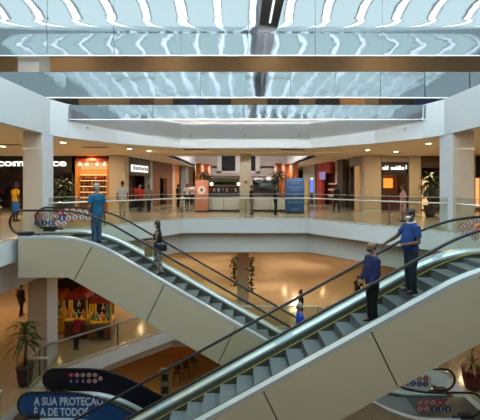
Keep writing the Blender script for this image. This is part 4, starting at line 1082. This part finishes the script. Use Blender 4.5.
MB().ball((-.55, -.1, 2.0), .3, WHITE, (1.2, 1, .55), 16, 10).build('dome', st); MB().box(.05, .35, -.2, .1, 2.0, 2.25, emis('white_block', (1, .95, .85), .9)).build('lamp', st)
MB().box(-1.05, 1.05, .55, .62, 2.2, 2.3, WOOD).build('lintel', st)
def totem(name, label, pa, pb, py_top, py_base, m, d):
    x0, x1 = wx(pa, d), wx(pb, d); o = thing(name, label, 'totem', ((x0 + x1) / 2, d, U)); h = wz(py_top, d) - U; hw = (x1 - x0) / 2
    MB().box(-hw, hw, -.14, .14, .08, h, m).build('panel', o, .01); MB().box(-hw + .03, hw - .03, -.17, .17, 0, .08, DARK).build('base', o)
    return o, hw, h
to, hw, h = totem('advertising_totem', 'salmon pink totem with a white round emblem behind the railing', 195.3, 208.5, 180.3, 212, SALMON, 20.3)
b = MB(); zz = wz(190, 20.3) - U
def disc(b, c, r, m, n=24):
    f = b.bm.faces.new([b.bm.verts.new((c[0] + r * math.cos(2 * math.pi * k / n), c[1], c[2] + r * math.sin(2 * math.pi * k / n))) for k in range(n)]); b._set([f], m)
disc(b, (0, -.1455, zz), .24, WHITE); disc(b, (0, -.147, zz), .19, SALMON); disc(b, (0, -.1485, zz), .165, WHITE)
for a in range(4): disc(b, (.07 * math.cos(a * 1.57 + .4), -.15, zz + .02 + .07 * math.sin(a * 1.57 + .4)), .045, DARK, 12)
disc(b, (0, -.151, zz - .03), .07, DARK, 14); b.build('emblem', to)
to, hw, h = totem('advertising_totem', 'tall blue totem with faint lines of text behind the railing', 285.3, 303.8, 178.2, 214, TOTEMB, 19.2)
b = MB(); rnd = random.Random(5)
LN = mat('pale_blue_line', (.16, .28, .5), .5)
for i, (zf, wf) in enumerate(((.93, .8), (.86, .5), (.72, .7), (.66, .4), (.52, .25), (.46, .3), (.33, .85), (.29, .8), (.12, .5), (.09, .3))):
    b.box(-hw * wf, hw * wf, -.146, -.141, h * zf, h * zf + .035, LN)
b.build('text_lines', to)
for i, px in enumerate((199, 206.5, 278.5, 286.5, 294.5)):
    dd = 25.0 + (i % 2) * .8
    o = thing('orange_column', ['orange column left of the palm behind the salmon totem', 'orange column right of the palm behind the salmon totem', 'orange column behind the right palm, nearest the slim cream column', 'orange column between the right palm and the blue totem', 'orange column showing above the blue totem'][i], 'column', (wx(px, dd), dd, U), kind='structure')
    MB().rings([((0, 0, 0), .3, .3), ((0, 0, CEIL - .3), .3, .3)], ORANGE, 20).build('shaft', o); MB().rings([((0, 0, CEIL - .3), .33, .33), ((0, 0, CEIL - .22), .33, .33)], ORANGE, 20).build('capital', o)
o = thing('fire_alarm', 'small red alarm box on the slim cream column', 'alarm', (wx(246, 19.58), 19.597, wz(182, 19.6)))
MB().box(-.07, .07, -.05, 0, -.09, .09, REDM).build('case', o, .01)

# ------------------------------------------------------------------ lower floor
bo = thing('game_booth', 'dark booth with a red canopy behind the claw machines', 'booth', (-8.6, 18.2, LO))
MB().box(-1.7, 1.7, 0, .1, 0, 3.5, mat('booth_dark', (.05, .025, .02), .6)).build('back_panel', bo); MB().box(-1.7, -1.6, -1.6, 0, 0, 3.5, WOODD).build('side_panel', bo); MB().box(1.6, 1.7, -1.2, 0, 0, 3.5, WOODD).build('side_panel', bo)
MB().prism([(-2.2, 3.0), (-2.2, 3.45), (0, 3.7), (0, 3.3)], 'x', -1.7, 1.7, REDM).build('canopy', bo)
for i in range(4): MB().box(-1.5 + i * .8, -1.15 + i * .8, -.02, 0, 1.9 + (i % 2) * .4, 2.5 + (i % 2) * .4, [ORANGE, GOODS[3], mat('toy_yellow', (.6, .38, .03), .5)][i % 3]).build('poster', bo)
YELF = mat('machine_yellow', (.62, .36, .03), .4); TOYC = [mat('toy_' + n, c, .7) for n, c in (('blue', (.06, .18, .45)), ('pink', (.55, .15, .2)), ('green', (.1, .3, .08)), ('cream', (.6, .5, .3)), ('orange', (.6, .2, .04)))]
def claw(label, x, y, w, dp, h, base_h, roof, roofm, seed, bm_, glow):
    o = thing('claw_machine', label, 'claw machine', (x, y, LO), .12); hw, hd = w / 2, dp / 2
    MB().box(-hw, hw, -hd, hd, 0, base_h, bm_).build('base', o, .02); MB().box(-hw - .02, hw + .02, -hd - .02, hd + .02, base_h, base_h + .07, YELF).build('rim', o)
    for sx in (-1, 1):
        for sy in (-1, 1): MB().box(sx * hw - .035, sx * hw + .035, sy * hd - .035, sy * hd + .035, base_h + .07, h - .3, YELF).build('post', o)
    for sy in (-1, 1): MB().box(-hw, hw, sy * hd - .005, sy * hd + .005, base_h + .07, h - .3, GLASS).build('glass_pane', o)
    if roof == 'arch': MB().prism([(hw + .05, h - .3)] + [((hw + .05) * math.cos(math.pi * i / 12), h - .3 + .32 * math.sin(math.pi * i / 12)) for i in range(1, 12)] + [(-hw - .05, h - .3)], 'y', -hd - .05, hd + .05, roofm).build('roof', o)
    else: MB().prism([(-hw - .06, h - .3), (hw + .06, h - .3), (hw - .05, h), (-hw + .05, h)], 'y', -hd - .06, hd + .06, roofm).build('roof', o)
    MB().box(-hw * .8, hw * .8, -hd * .3, hd * .3, h - .33, h - .3, emis('machine_lamp', (1, .65, .22), glow)).build('lamp', o)
    b = MB(); b.tube([(0, 0, h - .33), (0, 0, h - .6)], .015, STEEL, 6)
    for a in range(3): b.tube([(0, 0, h - .6), (.08 * math.cos(a * 2.1), .08 * math.sin(a * 2.1), h - .66), (.04 * math.cos(a * 2.1), .04 * math.sin(a * 2.1), h - .76)], .01, STEEL, 5)
    b.build('claw', o)
    rnd = random.Random(seed); k = 0
    for i in range(4):
        for j in range(2):
            t = tag(MB().ball((0, 0, .085), .085, TOYC[(k * 3 + seed) % 5], (1, 1, 1), 10, 8).ball((0, 0, .2), .055, TOYC[(k * 3 + seed) % 5], (1, 1, 1), 8, 6).build('plush_toy'), 'plush toy in the ' + label.split(' standing')[0], 'toy', 'plush toys in the ' + label.split(' standing')[0])
            t.location = (x - hw * .72 + i * hw * .48, y - hd * .45 + j * hd * .8, LO + base_h + .072); k += 1
    MB().box(-hw * .6, hw * .6, -hd - .12, -hd, base_h - .12, base_h - .04, STEELD).build('control_panel', o); MB().box(-hw * .35, hw * .35, -hd - .015, -hd, .15, .45, DARK).build('prize_flap', o)
    return o
claw('red arched claw machine standing behind the child', wx(79, 15.7), 15.7, .98, .9, 2.15, .85, 'arch', REDM, 1, mat('machine_dark', (.10, .03, .02), .4), 9)
claw('bright-lit claw machine with a brown base standing nearest the escalator', wx(103, 15.6), 15.6, .92, .8, 2.0, .75, 'flat', REDM, 2, mat('machine_brown', (.20, .075, .02), .4), 26)
claw('yellow-rimmed claw machine standing beside the white column', wx(58.5, 16.4), 16.4, .74, .8, 1.9, .7, 'flat', mat('machine_orange', (.45, .12, .02), .4), 3, YELF, 4)

# basement
for i, (px, d) in enumerate(((177, 21.0), (186, 21.6), (194, 22.4))):
    o = thing('bar_chair', ['dark bar chair in the basement, nearest the poster stand', 'dark bar chair in the basement, middle of three', 'dark bar chair in the basement, farthest from the poster stand'][i], 'chair', (wx(px, d), d, BA), .4 * i)
    for sx in (-1, 1):
        for sy in (-1, 1): MB().tube([(sx * .2, sy * .2, 0), (sx * .16, sy * .16, .72)], .018, DARK, 6).build('leg', o)
    MB().box(-.19, .19, -.19, .19, .72, .77, WOODD).build('seat', o, .01); MB().box(-.19, .19, .16, .19, .8, 1.15, WOODD).build('backrest', o, .01)
    for sx in (-1, 1): MB().tube([(sx * .17, .17, .75), (sx * .17, .18, 1.1)], .014, DARK, 6).build('back_post', o)
d = 19.0
o = thing('poster_stand', 'pale poster stand with two dark green pictures in the basement', 'stand', (wx(165, d), d, BA)); MB().box(-.28, .28, -.03, .03, .08, 2.1, mat('stand_pale', (.36, .38, .30), .5)).build('panel', o); MB().box(-.32, .32, -.2, .2, 0, .08, STEELD).build('base', o)
for zz in (.65, 1.35): MB().box(-.2, .2, -.04, -.03, zz, zz + .42, mat('dark_green', (.02, .05, .03), .5)).build('picture', o)

# ------------------------------------------------------------------ lamps and daylight
def area(name, loc, size, power, col, rot=(0, 0, 0), sy=None, spread=None):
    l = bpy.data.lights.new(name, 'AREA'); l.energy = power; l.color = col; l.size = size; l.shape = 'DISK' if not sy else 'RECTANGLE'
    if sy: l.size_y = sy
    if spread: l.spread = spread
    o = bpy.data.objects.new(name, l); COL.objects.link(o); o.location = loc; o.rotation_euler = rot; return o
WARM = (1, .74, .45)
def downlight(px, py, z, label, m=LAMP, r=.11):
    d = (z - CZ) * F / (HY - py)
    o = thing('downlight', label, 'downlight', (wx(px, d), d, z), 0, 'recessed ceiling downlights')
    b = MB(); b.rings([((0, 0, -.012), r * 1.3, r * 1.3), ((0, 0, 0), r * 1.35, r * 1.35)], WINF, 20); b.build('trim_ring', o)
    b = MB(); b.rings([((0, 0, -.02), r * .9, r * .9), ((0, 0, -.013), r, r)], m, 20); b.build('diffuser', o)
ZC = U + CEIL - .002
downlight(63, 142.3, ZC, 'round ceiling downlight just right of the left white column')
downlight(129.5, 148.8, ZC, 'round ceiling downlight above the dark shop at left')
downlight(149, 150.5, ZC, 'round ceiling downlight at the left end of the long light strip')
downlight(3, 146.2, ZC, 'round ceiling downlight at the far left edge above the shop sign')
downlight(428.5, 143.4, ZC, 'round ceiling downlight just left of the right column')
downlight(367.5, 150, ZC, 'round ceiling downlight above the tan column at right')
downlight(396, 151.5, ZC, 'round ceiling downlight above the black shop sign at right')
# long light strip in the ceiling lip
ls = thing('linear_light', 'long warm light strip in the ceiling edge behind the bulkhead', 'light strip', (0, 0, 0))
MB().box(wx(146, 18), wx(345, 18), 17.93, 18.07, U + CEIL - .03, U + CEIL - .001, emis('strip_warm', (1, .72, .38), 1.6)).build('diffuser', ls)
MB().box(wx(145, 18), wx(346, 18), 17.88, 17.93, U + CEIL - .05, U + CEIL - .001, CEILM).build('trough', ls)
MB().box(wx(145, 18), wx(346, 18), 18.07, 18.12, U + CEIL - .05, U + CEIL - .001, CEILM).build('trough', ls)
for i, (px, py) in enumerate(((8, 144.6), (95, 147), (195, 149.3), (293, 149.3))):
    d = CEIL - 1.65; d = d * F / (HY - py)
    v = thing('air_vent', ['dark slot air vent in the ceiling at far left', 'dark slot air vent above the amber shop', 'dark slot air vent left of centre above the light strip', 'dark slot air vent right of centre above the light strip'][i], 'vent', (wx(px, d), d, ZC), 0, 'slot air vents in the upper ceiling')
    MB().box(-.6, .6, -.12, .12, -.015, 0, mat('vent_dark', (.16, .12, .08), .6)).build('frame', v)
    for j in range(3): MB().box(-.58, .58, -.085 + j * .07, -.06 + j * .07, -.025, -.015, DARK).build('slat', v)
for x, y, p in ((-12, 17, 105), (-9, 18, 95), (-3, 18.5, 95), (3.5, 18.5, 95), (10, 18, 95), (13, 17, 105), (-10, 8, 110), (10.5, 8, 110), (-9, 13.5, 70), (10, 13.5, 70), (-4, 26, 70), (4, 26, 70), (-3, -3, 110), (4, -3, 110)):
    area('ceiling_lamp', (x, y, U + CEIL - .06), .5, p, WARM)
# lower floor lamps
n = 0
for y in (18.5, 21.5, 25, 29.5, 34):
    for x in (-12, -7.5, -3.5, 0.6, 4.6, 8.5, 12.5):
        if y == 18.5 and abs(x - .25) < 5: continue
        o = tag(MB().rings([((0, 0, -.015), .16, .16), ((0, 0, 0), .17, .17)], LAMPL, 16).build('downlight'), 'small round warm downlight in the lower ceiling', 'downlight', 'lower floor downlights')
        o.location = (x, y, U - 1.722)
for x, y, p in ((-14, 17, 220), (-9, 22, 220), (-3, 21, 240), (4, 21, 240), (11, 20, 240), (-4, 30, 300), (5, 30, 300), (-10, 9, 55), (11, 10, 28)):
    area('lower_lamp', (x, y, U - 1.78), .6, p * .62, (1, .74, .48) if x > -8 else (1, .60, .26))
for x, y, p in ((-6, 19, 50), (3, 19, 50)):
    area('basement_lamp', (x, y, -1.2), .6, p, (1, .66, .32))
# daylight coming through the skylight
pl = bpy.data.lights.new('sky_portal', 'AREA'); pl.shape = 'RECTANGLE'; pl.size = 26.2; pl.size_y = 21; pl.cycles.is_portal = True
po = bpy.data.objects.new('sky_portal', pl); COL.objects.link(po); po.location = (.25, 2, SZ + .1)
for loc, p, c in EXTRA_LAMPS: area('shop_lamp', loc, .5, p, c)
for x in (-5.5, -1.7, 2.2, 6.0):                                   # unseen fill lights added above the viewer to brighten the far bulkhead
    area('bulkhead_fill', (x, .45, U + 4.95), 3.4, 62, (.90, .96, 1), (R(94), 0, 0), .3, R(36))
area('far_void_fill', (.2, 28, U + 6.3), 3, 650, (1, .95, .9))  # unseen fill light added to brighten the far wall under the closed roof
for x in (-9, -3.5, 1.5, 7): area('top_storey_lamp', (x, 14.6, U + 8.9), .5, 45, WARM)
# small round sensors on the bulkhead face
for i, (px, py) in enumerate(((191, 136), (245, 136), (299, 136), (81, 128), (414, 129))):
    x = wx(px, 16) if 180 < px < 310 else 0
    if 180 < px < 310: pos = Vector((x, 15.98, wz(py, 16)))
    else:
        a, c = (Vector((-6.5, 12.6)), Vector((-5.3, 14.2))) if px < 180 else (Vector((7.0, 12.6)), Vector((5.8, 14.2)))
        q = a + (c - a) * .35; pos = Vector((q.x + (.02 if px < 180 else -.02), q.y - .02, wz(py, q.y)))
    o = tag(MB().ball((0, 0, 0), .045, GREYP, (1, .5, 1), 10, 8).build('sensor'), 'tiny grey round sensor on the white bulkhead, ' + ['left of the middle one', 'the middle one over the cream column', 'right of the middle one', 'nearest the left column', 'nearest the right column'][i], 'sensor'); o.location = pos
def spot(loc, power, ang, col):
    l = bpy.data.lights.new('ceiling_spot', 'SPOT'); l.energy = power; l.color = col; l.spot_size = R(ang); l.spot_blend = .9; l.shadow_soft_size = .08
    o = bpy.data.objects.new('ceiling_spot', l); COL.objects.link(o); o.location = loc
for px, py in ((208, 286), (229, 293), (216, 275), (220, 266), (222, 258), (261, 287), (279, 285), (271, 275), (271, 266), (272, 259), (320, 268), (345, 262), (180, 262), (172, 272)):
    d = 7.15 * F / (py - HY); spot((wx(px, d), d, U - 1.76), 300, 46, (1, .80, .55))
